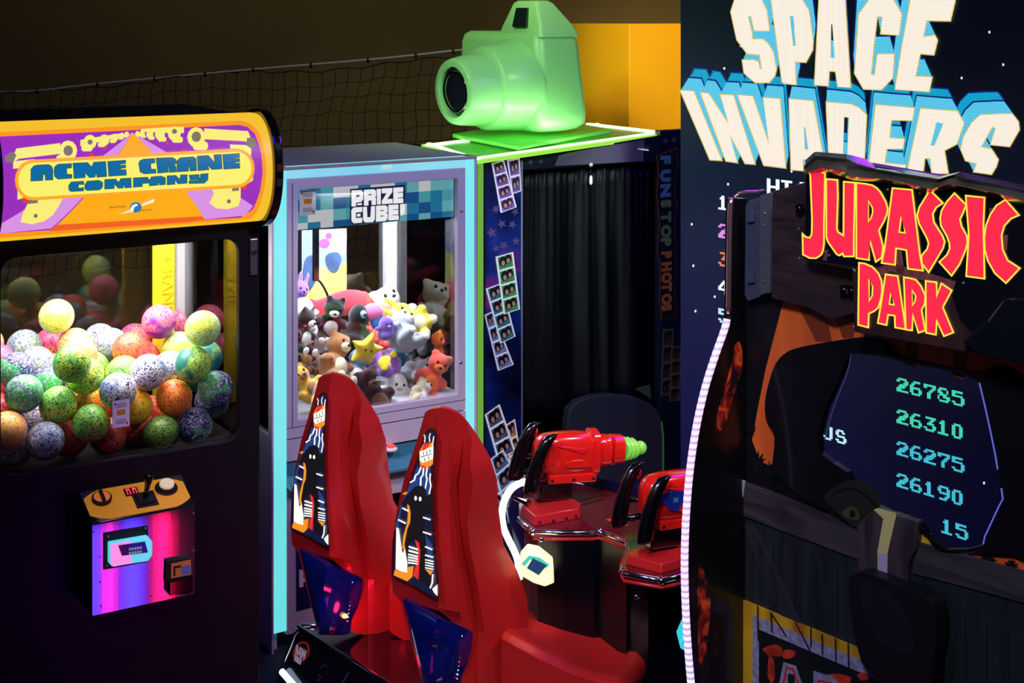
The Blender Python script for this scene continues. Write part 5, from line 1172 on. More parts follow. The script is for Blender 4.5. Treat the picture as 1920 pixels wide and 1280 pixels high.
    g = G(); g.lathe(Vector((.06, 0, -.0)), (0, 0, 1), [(0, .030), (.012, .028), (.014, .020), (.035, .019)], 16); g.build('swivel_post', gblk, t, True, angle=40, **L_)
    return t
gun = make_gun('left red mounted gun with lime coil tip, nearest the white neon tube')
def copy_tree(o, parent=None):
    c_ = o.copy(); C.objects.link(c_); c_.parent = parent
    for ch_ in list(o.children): copy_tree(ch_, c_)
    return c_
gun2 = copy_tree(gun); gun2['label'] = 'right red mounted gun with blue side emblem, partly behind the lilac light strip'
gun.location = aty(1003, 952, 5.28); gun.location.z = TZ+.012; gun.rotation_euler = (0, math.radians(3), math.radians(20))
gun2.location = Vector((.445, 4.80, TZ+.012)); gun2.rotation_euler = (0, math.radians(2), math.radians(26))
g = G(); y1 = -.0600; pts = [(.028,.028),(.075,.034),(.12,.028),(.16,.034),(.19,.034),(.19,.012),(.15,.006),(.11,-.012),(.09,-.035),(.06,-.03),(.045,-.008),(.028,-.004)]
g.v = [Vector((x, -.050, .19+z)) for x, z in pts]+[Vector((x, y1, .19+z)) for x, z in pts]; n = len(pts)
tri = tessellate_polygon([[Vector((x, z, 0)) for x, z in pts]])
g.f = [list(t_) for t_ in tri]+[[i+n for i in t_] for t_ in tri]+[[i, (i+1) % n, n+(i+1) % n, n+i] for i in range(n)]
em = g.build('side_emblem', mat('emblem_blue', srgb(30, 50, 170), .25, coat=.5), gun2, local=True, label='blue emblem plate')
g = G()
for dx, dz_ in ((-2,1),(2,1),(-1,0),(0,0),(1,0),(-2,-1),(0,-1),(2,-1),(-1,-2),(1,-2),(0,1)): g.box(lambda u, z, n_: Vector((u, n_, z)), .080+dx*.004, .084+dx*.004, -.0608, -.0600, .193+dz_*.004, .197+dz_*.004)
g.build('emblem_mark', paint('emblem_teal', (80, 190, 190), .4), em, local=True)

# ================================================================ seat bench and the two red bucket seats
BNP = Pl(560, 5.43, *UL); BZ = .30
bench = thing('seat_platform', 'glossy black seat platform with chrome edges under the red seats', 'platform', BNP.w(.8, 0, -.4))
gb = paint('gloss_black_platform', (7, 9, 20), .16, coat=.7)
g = G(); g.hexa([BNP(-.10,0,.06),BNP(1.2,0,.06),BNP(1.2,0,-.66),BNP(-.10,0,-.66),BNP(0,BZ,0),BNP(1.2,BZ,0),BNP(1.2,BZ,-.62),BNP(0,BZ,-.62)])
g.build('platform_body', gb, bench, bev=.01)
G().tube([BNP(-.11, .0, .06), BNP(-.012, BZ-.03, .008), BNP(.01, BZ+.004, -.01), BNP(.05, BZ+.006, -.06), BNP(.10, BZ+.006, -.2), BNP(.1, BZ+.006, -.6)], .008, 10).build('chrome_edge', chrome, bench, True)
G().tube([BNP(0, BZ+.003, .002), BNP(1.2, BZ+.003, .002)], .006, 8).build('top_edge_trim', mat('dark_chrome', (.25, .27, .35), .15, 1), bench, True)
G().tube([BNP.at(528, 1258, .05), BNP.at(540, 1272, .05), BNP.at(556, 1290, .05), BNP.at(580, 1315, .05)], .012, 8).build('corner_light', glow('white_neon_blue2', (205, 225, 255), 2.0), bench, True)
class BF:      # the logo face, leaning slightly back
    def uz(s, x, y, off=0): return BNP.uz(x, y, .02+off)
    def w(s, u, z, off=0): return BNP.w(u, z, .06-.06*z/BZ+.004+off)
    n = BNP.n; u = BNP.u
bf = BF()
plates('logo_ring', [[circ(564,1222,14,19,20), circ(564,1222,11,15,20)]], bf, .0015, .001, paint('logo_red', (190, 50, 50), .4), bench)
text('logo_lettering', 'RAW', bf, 554, 1224, .030, white, bench, off=.003, bold=.003, wid=.72)
text('logo_lettering', 'THRILLS', bf, 554, 1236, .018, white, bench, off=.003, bold=.002, wid=.52)
plates('scuff_mark', [stroke([(600,1252),(606,1246),(612,1250)], 2.5), stroke([(598,1264),(605,1268),(600,1275)], 2.5), stroke([(650,1262),(640,1285)], 4)], bf, .001, .0006, paint('scuff_blue', (35, 50, 95), .5), bench)

SP2 = Pl(735, 5.0, *UL)
seatred = mat('red_seat_plastic', srgb(186, 34, 34), .38, coat=.25, spec=.5, var=(6, .05))
cQ = SP2.at(815, 900); SF = Vector((.852, .524, 0))          # the seat's forward side runs off this corner
SID = Pl(0, 0, .852, .524, x0=0); SID.o = Vector((cQ.x, cQ.y))
def pv(kind, x, y, d=0): return (SP2 if kind == 'b' else SID).at(x, y, d)
rowsY = [
 # L          P          Q          R1         C1         C2         S
 [(797,773), (806,767), (826,764), (842,767), (862,776), (872,786), (884,800)],
 [(787,808), (797,806), (819,808), (840,812), (870,822), (885,822), (897,818)],
 [(772,855), (785,848), (813,850), (842,860), (866,862), (881,868), (918,855)],
 [(757,900), (768,903), (808,903), (842,908), (858,905), (887,910), (932,898)],
 [(744,955), (750,962), (808,962), (842,965), (860,970), (876,974), (934,950)],
 [(736,1010),(740,1014),(814,1034),(846,1030),(870,1032),(882,1030),(944,1020)],
 [(733,1068),(738,1078),(820,1100),(854,1092),(884,1090),(894,1088),(970,1070)],
 [(737,1112),(742,1116),(822,1140),(862,1148),(893,1150),(904,1152),(988,1118)],
 [(752,1130),(760,1132),(824,1175),(868,1185),(896,1185),(908,1186),(991,1160)],
 [(768,1195),(774,1200),(828,1225),(868,1235),(896,1240),(910,1242),(986,1215)],
 [(788,1270),(794,1275),(832,1285),(868,1295),(896,1300),(912,1302),(990,1285)]]
dep = [0, 0, 0, .0, -.012, .0, -.01]
def seat_vert(j, i):
    x, y = rowsY[j][i]
    if i == 2 and j >= 8: return pv('b', x, y, 0)-Vector((SP2.n.x+SID.n.x, SP2.n.y+SID.n.y, 0)).normalized()*.075
    if i <= 2: return pv('b', x, y, .012 if (i == 1 and 1 <= j <= 6) else 0)
    d = {3: .016, 4: -.030, 5: .022, 6: -.03}[i]
    if j > 7: d *= .3
    if i == 5 and j <= 3: d = (.0, .03, .055, .05)[j]
    if i == 6 and j <= 3: d = (-.02, .0, .01, .02)[j]
    if i == 4 and j <= 3: d = (.0, -.01, -.02, -.03)[j]
    return pv('s', x, y, d)
def build_seat(label, move):
    t = thing('bucket_seat', label, 'seat', SP2.w(.15, BZ, -.15)+move, 'red bucket seats of the racing game')
    rings = []
    for j in range(len(rowsY)):
        v = [seat_vert(j, i) for i in range(7)]
        Sv, Lv, Qv = v[6], v[0], v[2]
        far = Lv+(Sv-Qv)*.92; far.z = (Lv.z+Sv.z)/2
        mid = (Sv+far)/2-SF*(.13 if 1 < j < 9 else .05)
        v += [Sv*.75+far*.25-SF*.03, mid, Sv*.2+far*.8-SF*.02, far, Lv*.6+far*.4+Vector((-.012, .015, 0))]
        rings.append([p+move for p in v])
    # rounded cap over the top
    c_ = sum(rings[0], Vector())/12
    cap = [[c_+(p-c_)*.86+up_*.010 for p in rings[0]], [c_+(p-c_)*.5+up_*.014 for p in rings[0]]]
    g = G(); g.loft(list(reversed(cap))+rings)
    sh = g.build('seat_shell', seatred, t, True, angle=40)
    # the printed back panel, lit from inside
    def on(l, d=.014): return [pv('b', x, y, d)+move for x, y in l]
    def bplate(nm, polys, lvl, m_, par):
        if len(polys) > 1: return [bplate(nm, [q_], lvl, m_, par) for q_ in polys][0]
        g = G()
        for pl_ in polys:
            q = on(pl_, .016+lvl*.0012); n = len(q)
            loc = [Vector(((p.x*SP2.u.x+p.y*SP2.u.y), p.z, 0)) for p in q]; k = len(g.v)
            tri_ = tessellate_polygon([loc]); g.v += q; g.f += [[i+k for i in t_] for t_ in tri_]
            back = [p-Vector((SP2.n.x, SP2.n.y, 0))*.001 for p in q]; g.v += back
            g.f += [[k+i, k+(i+1) % n, k+n+(i+1) % n, k+n+i] for i in range(n)]
        return g.build(nm, m_, par, weld=0)
    outer = [(800,812),(806,806),(814,807),(816,815),(813,850),(808,902),(808,962),(814,1034),(820,1108),(819,1119),(812,1118),(780,1100),(741,1082),(738,1076),(739,1016),(749,962),(771,902),(789,846)]
    recess = bplate('back_panel_rim', [offset(outer, 3)], -1.5, mat('rim_dark_red', srgb(90, 12, 16), .4), t)
    pn = bplate('back_panel_print', [outer], 0, glow('seat_print_navy', (14, 22, 62), .8), t)
    W2 = glow('seat_print_white', (250, 245, 235), 1.15); OR = glow('seat_print_orange', (250, 150, 30), 1.0); RD = glow('seat_print_red', (235, 45, 45), 1.0); DK = glow('seat_print_dark', (16, 18, 24), .6)
    BL = glow('seat_print_blue', (35, 70, 140), .8)
    X = lambda l: [(720+x/3.46, 760+y/3.46) for x, y in l]
    bplate('print_blue_sky', [X([(215,400),(300,390),(300,560),(255,640),(240,800),(310,900),(320,1080),(260,1060),(230,700),(190,540),(120,620),(90,820),(70,800),(110,640)])], .4, BL, pn)
    bplate('print_burst', [X([(255,250),(320,240),(316,380),(285,405),(235,400),(228,300)])], .8, OR, pn)
    bplate('print_burst_red', [X([(248,275),(265,245),(300,240),(290,262),(250,300)]), X([(235,385),(285,400),(300,385),(290,410),(245,412)])], 1.1, RD, pn)
    bplate('print_logo', [X([(232,300),(240,298),(318,262),(319,300),(316,348),(250,372),(231,355)])], 1.4, W2, pn)
    bplate('print_logo_gaps', [X([(254,300),(258,298),(258,322),(254,324)]), X([(276,296),(280,294),(280,318),(276,320)]), X([(296,284),(300,283),(301,305),(297,306)]), X([(236,332),(312,312),(312,316),(236,337)]), X([(262,340),(266,339),(266,362),(262,364)]), X([(288,330),(292,329),(292,352),(288,354)])], 1.7, DK, pn)
    bplate('print_lightning', [X(stroke([(240,400),(222,440),(205,452),(195,485),(168,500)], 9)), X(stroke([(256,405),(252,450),(238,470),(236,520)], 9)), X(stroke([(280,400),(272,450),(278,480),(266,540)], 8)), X(stroke([(300,440),(296,480),(303,520),(292,575)], 7)), X(stroke([(262,240),(266,205),(258,190)], 5)), X(stroke([(296,236),(292,205),(300,180)], 5)), X(stroke([(312,262),(318,225),(322,200)], 5))], 1.2, W2, pn)
    bplate('print_figure', [X([(195,530),(225,520),(262,530),(278,585),(310,590),(318,700),(262,700),(262,800),(300,1180),(235,1130),(222,900),(195,870),(150,900),(130,1130),(110,1100),(120,900),(165,760),(160,650),(110,640),(140,590)])], 2.2, DK, pn)
    bplate('print_eyes', [X(circ(205,601,8,16,10)), X(circ(234,606,9,15,10))], 2.6, W2, pn)
    bplate('print_orange_streak', [X([(150,640),(163,650),(172,700),(168,760),(150,800),(132,900),(140,950),(118,925),(124,850),(150,760),(155,700)]), X([(118,572),(140,560),(150,566),(135,580)])], 2.8, OR, pn)
    bplate('print_red_streak', [X([(200,870),(225,890),(234,950),(220,1130),(190,1100),(205,1040),(222,950)])], 3.0, RD, pn)
    bplate('print_white_rays', [X([(80,790),(95,800),(118,960),(135,930),(150,1020),(148,1090),(75,1060)]), X([(160,910),(222,930),(220,940),(160,922)]), X([(160,935),(222,952),(220,964),(158,946)])]+[X([(155,960+k*18),(220,976+k*16),(219,986+k*15),(156,970+k*18)]) for k in range(4)], 3.2, W2, pn)
    bplate('print_ladder_bars', [X(stroke([(118,665),(158,685)], 9)), X(stroke([(90,740),(140,765)], 9)), X(stroke([(252,725),(300,742)], 9)), X(stroke([(252,820),(305,838)], 9)), X(stroke([(266,915),(312,935)], 9)), X(stroke([(266,970),(318,985)], 9))]+[X(stroke([(266,1000+k*17),(320,1012+k*17)], 7)) for k in range(4)], 3.4, W2, pn)
    bplate('print_flame_base', [X([(70,1065),(150,1085),(150,1050),(190,1040),(182,1110),(150,1140),(62,1100)]), X([(266,1060),(318,1075),(300,1100)])], 3.6, OR, pn)
    bplate('print_corner_spark', [X(stroke([(316,1095),(312,1150),(298,1185)], 9)), X([(312,1190),(345,1160),(346,1235),(325,1215)])], 3.8, W2, pn)
    # glossy blue side window below, reflected lights put in as glowing dots
    blue = [(757,1122),(772,1130),(795,1143),(820,1160),(850,1174),(878,1187),(876,1215),(868,1245),(856,1272),(852,1300),(800,1300),(790,1262),(778,1215),(768,1170)]
    def lp_(x, y, d): return pv('b', x, y, d) if x <= 824 else pv('s', x, y, d)
    g = G(); q = [lp_(x, y, .012)+move for x, y in blue]; cc = sum(q, Vector())/len(q)
    nrm = Vector((SP2.n.x, SP2.n.y, 0)); nb = (nrm+Vector((SID.n.x, SID.n.y, 0))).normalized()
    rings2 = [[p-nrm*.02 for p in q], [p+nrm*.004 for p in q], [cc+(p-cc)*.93+nb*.016 for p in q], [cc+(p-cc)*.6+nb*.050 for p in q], [cc+(p-cc)*.3+nb*.066 for p in q], [cc+(p-cc)*.05+nb*.070 for p in q]]
    g.loft(rings2); bw = g.build('blue_gloss_insert', mat('deep_blue_insert', srgb(8, 22, 110), .14, coat=.9, spec=.8), t, True, angle=50)
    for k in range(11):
        x, y = 866-k*.9, 1192+k*8; G().ball(lp_(x, y, .020)+move, .0030, 8, 6).build('reflected_dot', glow('reflected_dot_%d' % (k % 3), ((190, 225, 255), (255, 110, 140), (120, 200, 255))[k % 3], 1.3), bw, True)
    # cushion
    F1 = Vector((.90, -.32, 0)).normalized(); S1 = Vector((.32, .90, 0)).normalized()
    c0 = Vector((aty(990, 1160, 5.03).x-.03, 5.00, 0)); g = G(); rg = []
    for s_, zt2, th, w0, w1 in ((-.02,.515,.20,-.13,.30),(.04,.500,.20,-.145,.32),(.12,.475,.17,-.15,.33),(.22,.445,.14,-.15,.33),(.32,.425,.12,-.145,.32),(.385,.415,.11,-.14,.31),(.415,.395,.085,-.13,.30),(.425,.365,.04,-.12,.28)):
        r_ = []; m_ = 16
        for k in range(m_+1):
            f = k/m_; w_ = w0+(w1-w0)*f; dip = .035*(1-(2*f-1)**2)*(1 if s_ < .36 else .5)
            edge_ = .022*max(0, (abs(2*f-1)-.8)/.2)**2
            r_.append(c0+F1*s_+S1*w_+up_*(zt2-dip-edge_))
        for k in range(m_, -1, -1):
            f = k/m_; w_ = w0+(w1-w0)*f; r_.append(c0+F1*s_+S1*(w_*.97)+up_*(zt2-th))
        rg.append([p+move for p in r_])
    g.loft(rg); g.build('seat_cushion', seatred, t, True, angle=60)
    g = G(); g.hexa([c0+F1*a_+S1*b2+up_*z+move for z in (BZ-.02, .36) for a_, b2 in ((.0,-.08),(.30,-.08),(.30,.26),(.0,.26))]); g.build('seat_base', blackm, t)
    return t
s2 = build_seat('nearer red bucket seat with lit back print, right of the pair', Vector((0, 0, 0)))
s1 = build_seat('farther red bucket seat with lit back print, left of the pair', Vector((-.425, .46, 0)))
# glowing bead plus point light, standing in for a red reflection on the seat
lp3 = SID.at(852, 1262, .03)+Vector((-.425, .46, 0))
rl = G().ball(lp3, (.012, .012, .008), 10, 8).build('reflection_bead', glow('reflection_red', (255, 130, 70), 5), s1, True)
pd = bpy.data.lights.new('reflection_glow', 'POINT'); po_ = bpy.data.objects.new('reflection_glow', pd); C.objects.link(po_); pd.color = srgb(255, 20, 60); pd.energy = .8; pd.shadow_soft_size = .02; po_.location = lp3+Vector((.03, -.06, .01))
# ================================================================ gate-style shooting cabinet (right)
JB = Pl(1400, 4.3, *UL); JR = JB.uz(1990, 700)[0]
jp = thing('gate_cabinet', 'large dark cabinet styled as wooden gate with red JURASSIC PARK sign', 'arcade machine', JB.w(.45, 0, -.3))
opening = [(1595,655),(1600,662),(1655,668),(1700,680),(1755,690),(1800,700),(1834,715),(1845,745),(1855,800),(1868,860),(1878,930),(1870,965),(1843,1022),(1810,1030),(1775,1030),(1745,1010),(1700,975),(1640,948),(1606,925),(1588,885),(1562,868),(1536,848),(1534,815),(1545,770),(1570,715)]
jz = JB.uz(1432, 545)[1]
base = [(0, 0), (JR, 0), (JR, JB.uz(1900, 420)[1]), (JB.uz(1512, 420)[0], JB.uz(1512, 420)[1]), (JB.uz(1440, 545)[0], jz), (0, JB.uz(1400, 560)[1])]
jblk = paint('cabinet_print_black', (7, 12, 16), .45, var=(8, .25))
plates('side_panel', [[base, [JB.uz(*p) for p in offset(opening, 9)]]], JB, 0, .012, jblk, jp, px=False)
# orange dusk print with trunks
def wav(name, c1, c2, sc, dist=3, rot=0):
    m_ = mat(name, c1, .5); nt = m_.node_tree; b = nt.nodes['Principled BSDF']
    w = nt.nodes.new('ShaderNodeTexNoise'); w.inputs['Scale'].default_value = sc; w.inputs['Detail'].default_value = 6; w.inputs['Distortion'].default_value = dist*.3
    mp = nt.nodes.new('ShaderNodeMapping'); mp.inputs['Scale'].default_value = (1, 1, .12) if rot == 0 else (.12, .12, 1)
    tc = nt.nodes.new('ShaderNodeTexCoord'); nt.links.new(tc.outputs['Object'], mp.inputs[0]); nt.links.new(mp.outputs[0], w.inputs['Vector'])
    x = nt.nodes.new('ShaderNodeMix'); x.data_type = 'RGBA'; x.inputs[6].default_value = (*c1, 1); x.inputs[7].default_value = (*c2, 1)
    r = nt.nodes.new('ShaderNodeMapRange'); r.inputs['From Min'].default_value = .35; r.inputs['From Max'].default_value = .65
    nt.links.new(w.outputs['Fac'], r.inputs[0]); nt.links.new(r.outputs[0], x.inputs[0]); nt.links.new(x.outputs[2], b.inputs['Base Color']); return m_
orng = wav('dusk_orange_print', srgb(235, 112, 42), srgb(200, 84, 34), 6)
sky_ = [(1470,560),(1512,545),(1600,545),(1606,620),(1700,632),(1860,668),(1925,650),(1990,655),(1990,1100),(1760,1045),(1605,985),(1500,925),(1455,890),(1424,862),(1410,825),(1420,770),(1436,690)]
plates('dusk_print', [[sky_, offset(opening, 9)]], JB, .002, .001, orng, jp)
dk_ = paint('trunk_shade_print', (120, 50, 22), .5)
plates('printed_trunk', [[(1488,556),(1512,548),(1552,606),(1560,640),(1530,640)], [(1550,548),(1580,545),(1604,600),(1600,632),(1580,634)], [(1700,640),(1720,645),(1716,690),(1694,680)], [(1790,660),(1812,664),(1806,712),(1786,704)]], JB, .0035, .001, dk_, jp)
rl_ = random.Random(11)
def leafy(cx, cy, rx, ry, n=26): return [(cx+(rx*(1 if k % 2 == 0 else rl_.uniform(.45, .8)))*cos(2*pi*k/n), cy+(ry*(1 if k % 2 == 0 else rl_.uniform(.45, .8)))*sin(2*pi*k/n)) for k in range(n)]
plates('printed_leaves', [leafy(1420,870,18,26), leafy(1436,905,30,20), leafy(1408,800,9,20), leafy(1463,905,26,18), leafy(1502,925,24,14), leafy(1536,945,12,14), leafy(1575,965,12,12), leafy(1850,1050,20,14), leafy(1895,1062,16,14), leafy(1448,880,22,18)], JB, .004, .001, jblk, jp)
plates('lower_glow_print', [[(1575,950),(1606,985),(1560,968),(1548,950)], [(1716,985),(1745,1000),(1756,1028),(1716,1020)]], JB, .0045, .001, paint('yellow_print', (205, 160, 40), .5), jp)
# black moulded window surround
surround = smooth([(1455,680),(1475,660),(1503,650),(1560,640),(1600,634),(1636,634),(1655,650),(1664,664),(1740,682),(1830,698),(1862,686),(1890,690),(1930,715),(1990,740),(1990,1050),(1900,1040),(1830,1034),(1765,1032),(1742,1012),(1722,982),(1650,958),(1600,985),(1560,962),(1500,930),(1462,898),(1448,880),(1452,820),(1437,790),(1434,755),(1442,715)], 3)
plates('window_surround', [[surround, opening]], JB, .022, .024, paint('surround_black', (5, 7, 12), .4, coat=.15), jp, bev=.003)
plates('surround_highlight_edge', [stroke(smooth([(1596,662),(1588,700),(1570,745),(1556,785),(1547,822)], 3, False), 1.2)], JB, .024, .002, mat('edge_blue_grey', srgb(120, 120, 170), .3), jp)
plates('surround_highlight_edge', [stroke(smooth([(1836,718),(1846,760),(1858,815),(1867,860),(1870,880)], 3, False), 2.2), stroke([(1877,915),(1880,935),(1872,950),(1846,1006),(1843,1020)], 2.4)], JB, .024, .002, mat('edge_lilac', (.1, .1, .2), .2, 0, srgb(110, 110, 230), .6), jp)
eye = plates('printed_face', [smooth([(1545,930),(1590,900),(1640,915),(1650,950),(1612,990),(1575,965)], 3)], JB, .0235, .001, paint('face_dark_olive', (24, 30, 24), .5), jp)
plates('printed_eye', [smooth([(1578,962),(1598,948),(1612,966),(1606,975),(1590,972)], 3)], JB, .0247, .001, paint('eye_olive', (62, 64, 36), .5), eye)
plates('printed_face_lines', [stroke(smooth([(1560,925),(1600,915),(1640,945),(1648,965)], 3, False), 3), circ(1598,963,5,7,12)], JB, .0259, .001, jblk, eye)
# hollow body behind
g = G(); g.box(JB, 0, .03, -.03, -.20, 0, jz); g.build('left_inner_wall', jblk, jp)
g = G(); g.box(JB, JR-.03, JR, -.03, -.62, 0, 1.90); g.build('right_inner_wall', jblk, jp)
g = G(); g.box(JB, 0, JR, -.03, -.45, 0, .80); g.build('base_box', jblk, jp)
g = G(); g.box(JB, .10, JR, -.03, -.62, 1.86, 1.90); g.build('cabinet_roof', jblk, jp)
# plank gate: rails, post, planks
wood = wav('dark_wood_print', srgb(66, 58, 58), srgb(36, 32, 38), 26, 2)
woodh = wav('dark_wood_rail_print', srgb(62, 58, 62), srgb(32, 32, 40), 26, 2, 1)
plk = wav('grey_plank_print', srgb(26, 36, 38), srgb(14, 22, 26), 22, 2)
pu = [JB.uz(x, 1100)[0] for x in range(1372, 1990, 40)]
gate = plates('plank_field', [[(JB.uz(1352, 1100)[0], 0), (JR, 0), (JR, JB.uz(1930, 1075)[1]), (JB.uz(1365, 965)[0], JB.uz(1365, 965)[1])]], JB, .006, .004, plk, jp, px=False)
plates('plank_gap', [[(u, 0.02), (u+.004, .02), (u+.004, JB.uz(1400, 985)[1]-.02), (u, JB.uz(1400, 985)[1]-.02)] for u in pu[1:]], JB, .0068, .001, paint('gap_black', (4, 6, 8), .6), gate, px=False)
plates('top_rail', [[(1392,903),(1440,920),(1520,952),(1612,988),(1612,1050),(1520,1015),(1440,985),(1388,965)]], JB, .014, .010, woodh, jp, bev=.002)
plates('top_rail', [[(1712,1014),(1800,1038),(1990,1090),(1990,1150),(1800,1098),(1710,1075)]], JB, .014, .010, woodh, jp, bev=.002)
plates('brace', [[(1395,985),(1410,985),(1560,1290),(1540,1300),(1440,1110)]], JB, .012, .006, wav('brace_wood', srgb(34, 42, 44), srgb(20, 28, 32), 24), jp)
plates('centre_post', [[(1606,985),(1638,955),(1722,978),(1716,1030),(1702,1060),(1698,1260),(1612,1240),(1608,1040)]], JB, .030, .026, wood, jp, bev=.003)
plates('post_stripe', [[(1638,955),(1646,952),(1681,962),(1664,1036),(1662,1090),(1646,1086),(1645,1034),(1656,972)]], JB, .032, .002, paint('pale_yellow_stripe', (196, 190, 120), .5), jp)
plates('post_stripe', [[(1646,1036),(1664,1038),(1663,1090),(1646,1086)]], JB, .0335, .002, paint('pale_lilac_stripe', (165, 160, 182), .5), jp)
mp_ = plates('riveted_plate', [[(1364,888),(1397,902),(1386,966),(1351,955),(1350,935)]], JB, .020, .006, mat('plate_grey_metal', srgb(150, 158, 172), .5, .2, var=(20, .15)), jp, bev=.002)
for x, y in ((1368,903),(1384,909),(1371,927),(1360,944),(1376,949)): 
    u, z = JB.uz(x, y, .02); G().ball(JB.w(u, z, .021), .0055, 10, 8).build('rivet', mat('rivet_dark', srgb(60, 64, 74), .4, .5), mp_, True)
# wall poster low on the gate
fr_ = plates('poster_frame', [[(1393,1125),(1720,1262),(1720,1560),(1393,1560)]], JB, .016, .008, wav('poster_gold_frame', srgb(190, 160, 30), srgb(150, 96, 24), 14), jp)
plates('poster_grey_border', [[(1411,1152),(1720,1282),(1720,1560),(1411,1560)]], JB, .0175, .001, mat('poster_grey', srgb(128, 132, 165), .5, var=(60, .4)), fr_)
plates('poster_field', [[(1423,1180),(1720,1306),(1720,1560),(1423,1560)]], JB, .019, .001, paint('poster_black', (8, 14, 18), .5), fr_)
def blob(cx, cy, rx, ry): return smooth([(cx+rx*rl_.uniform(.6, 1.1)*cos(2*pi*k/9), cy+ry*rl_.uniform(.6, 1.1)*sin(2*pi*k/9)) for k in range(9)], 3)
plates('poster_rust', [blob(1448,1220,20,14), blob(1446,1255,8,28), blob(1478,1225,14,9), blob(1570,1275,30,14), blob(1620,1268,14,8)], JB, .0203, .001, mat('rust_red_print', srgb(170, 45, 22), .6, var=(30, .5)), fr_)
plates('poster_letter', [[[(1469,1241),(1492,1248),(1505,1285),(1512,1420),(1490,1420),(1485,1330),(1474,1328),(1468,1410),(1450,1400),(1460,1285)], [(1478,1262),(1490,1265),(1492,1310),(1476,1306)]],
  [[(1525,1257),(1560,1268),(1580,1290),(1582,1330),(1568,1345),(1585,1440),(1562,1435),(1550,1360),(1545,1360),(1545,1430),(1525,1425)], [(1543,1285),(1555,1289),(1562,1300),(1560,1325),(1545,1322)]]], JB, .0215, .001, M['poster_grey'], fr_)
plates('poster_letter_outline', [[offset([(1469,1241),(1492,1248),(1505,1285),(1512,1420),(1490,1420),(1485,1330),(1474,1328),(1468,1410),(1450,1400),(1460,1285)], -6), offset([(1469,1241),(1492,1248),(1505,1285),(1512,1420),(1490,1420),(1485,1330),(1474,1328),(1468,1410),(1450,1400),(1460,1285)], -9)],
  stroke([(1535,1275),(1558,1280),(1570,1296)], 3), stroke([(1535,1275),(1535,1420)], 3)], JB, .0228, .001, paint('letter_red_line', (190, 30, 30), .5), fr_)
plates('poster_crack', [stroke(l, 2.2) for l in ([(1420,1135),(1421,1200)], [(1445,1148),(1474,1192)], [(1445,1148),(1447,1185)], [(1491,1166),(1520,1222)], [(1520,1175),(1520,1212)], [(1541,1188),(1542,1226)], [(1566,1196),(1567,1240)], [(1590,1205),(1591,1250)])], JB, .0242, .001, paint('crack_dark_red', (50, 14, 12), .6), fr_)
plates('padded_blob', [smooth([(1590,1095),(1600,1076),(1625,1074),(1680,1095),(1735,1118),(1752,1145),(1756,1190),(1748,1240),(1738,1300),(1690,1310),(1640,1270),(1612,1230),(1596,1160)], 3)], JB, .075, .055, paint('padded_black', (6, 6, 12), .5), jp, bev=.014, label='bulging black rounded pad')
plates('pad_face', [smooth([(1612,1092),(1650,1100),(1700,1160),(1715,1220),(1680,1222),(1640,1190),(1618,1150)], 3)], JB, .078, .004, paint('pad_face_dark', (18, 16, 30), .45), jp)

# fin with the light strip along its curved edge
FN = Pl(0, 0, .769, .639, x0=0); o3 = JB.w(0, 0); FN.o = Vector((o3.x, o3.y))
outer = smooth([(1376,372),(1374,420),(1373,500),(1372,575),(1368,610),(1350,662),(1330,725),(1314,795),(1303,865),(1296,935),(1292,1005),(1291,1070),(1293,1140),(1297,1210),(1304,1290),(1314,1380),(1325,1500),(1334,1610)], 3, False)
plates('side_fin', [[FN.uz(*p, 0) for p in outer if FN.uz(*p, 0)[1] > 0]+[(0, 0), (0, FN.uz(1400, 372, 0)[1])]], FN, 0, .03, paint('fin_black', (6, 8, 14), .35, coat=.3), jp, px=False)
def edge_tube(name, a_, b2, r_, m_, off=-.012, du=.0):
    pts = [FN.w(FN.uz(*p, 0)[0]-du, FN.uz(*p, 0)[1], off) for p in outer]; pts = [p for p, q_ in zip(pts, outer) if a_ <= q_[1] <= b2 and p.z > .02]
    return G().tube(pts, r_, 10).build(name, m_, jp, True)
edge_tube('chrome_edge_tube', 360, 590, .0085, mat('rose_chrome', srgb(215, 170, 170), .2, .9))
G().tube([FN.at(1376, 372, -.012), FN.at(1384, 363, -.012), FN.at(1400, 360, -.012), FN.at(1418, 360, -.012), FN.at(1432, 358, -.012)], .006, 10).build('chrome_edge_tube', M['rose_chrome'], jp, True)
m_ = mat('lilac_led_strip', (.3, .3, .4), .3, 0, srgb(225, 200, 255), 1.5); nt = m_.node_tree; b = nt.nodes['Principled BSDF']
tc = nt.nodes.new('ShaderNodeTexCoord'); sx = nt.nodes.new('ShaderNodeSeparateXYZ'); nt.links.new(tc.outputs['Object'], sx.inputs[0])
mu = nt.nodes.new('ShaderNodeMath'); mu.operation = 'MULTIPLY'; mu.inputs[1].default_value = 2*pi/.0185; nt.links.new(sx.outputs[2], mu.inputs[0])
sn = nt.nodes.new('ShaderNodeMath'); sn.operation = 'SINE'; nt.links.new(mu.outputs[0], sn.inputs[0])
mr = nt.nodes.new('ShaderNodeMapRange'); mr.inputs['From Min'].default_value = -1; mr.inputs['From Max'].default_value = .4; mr.inputs['To Min'].default_value = .55; mr.inputs['To Max'].default_value = 1.5
nt.links.new(sn.outputs[0], mr.inputs[0]); nt.links.new(mr.outputs[0], b.inputs['Emission Strength'])
rp = nt.nodes.new('ShaderNodeValToRGB'); mz = nt.nodes.new('ShaderNodeMapRange'); mz.inputs['From Min'].default_value = .5; mz.inputs['From Max'].default_value = 1.8
nt.links.new(sx.outputs[2], mz.inputs[0]); nt.links.new(mz.outputs[0], rp.inputs[0]); nt.links.new(rp.outputs[0], b.inputs['Emission Color'])
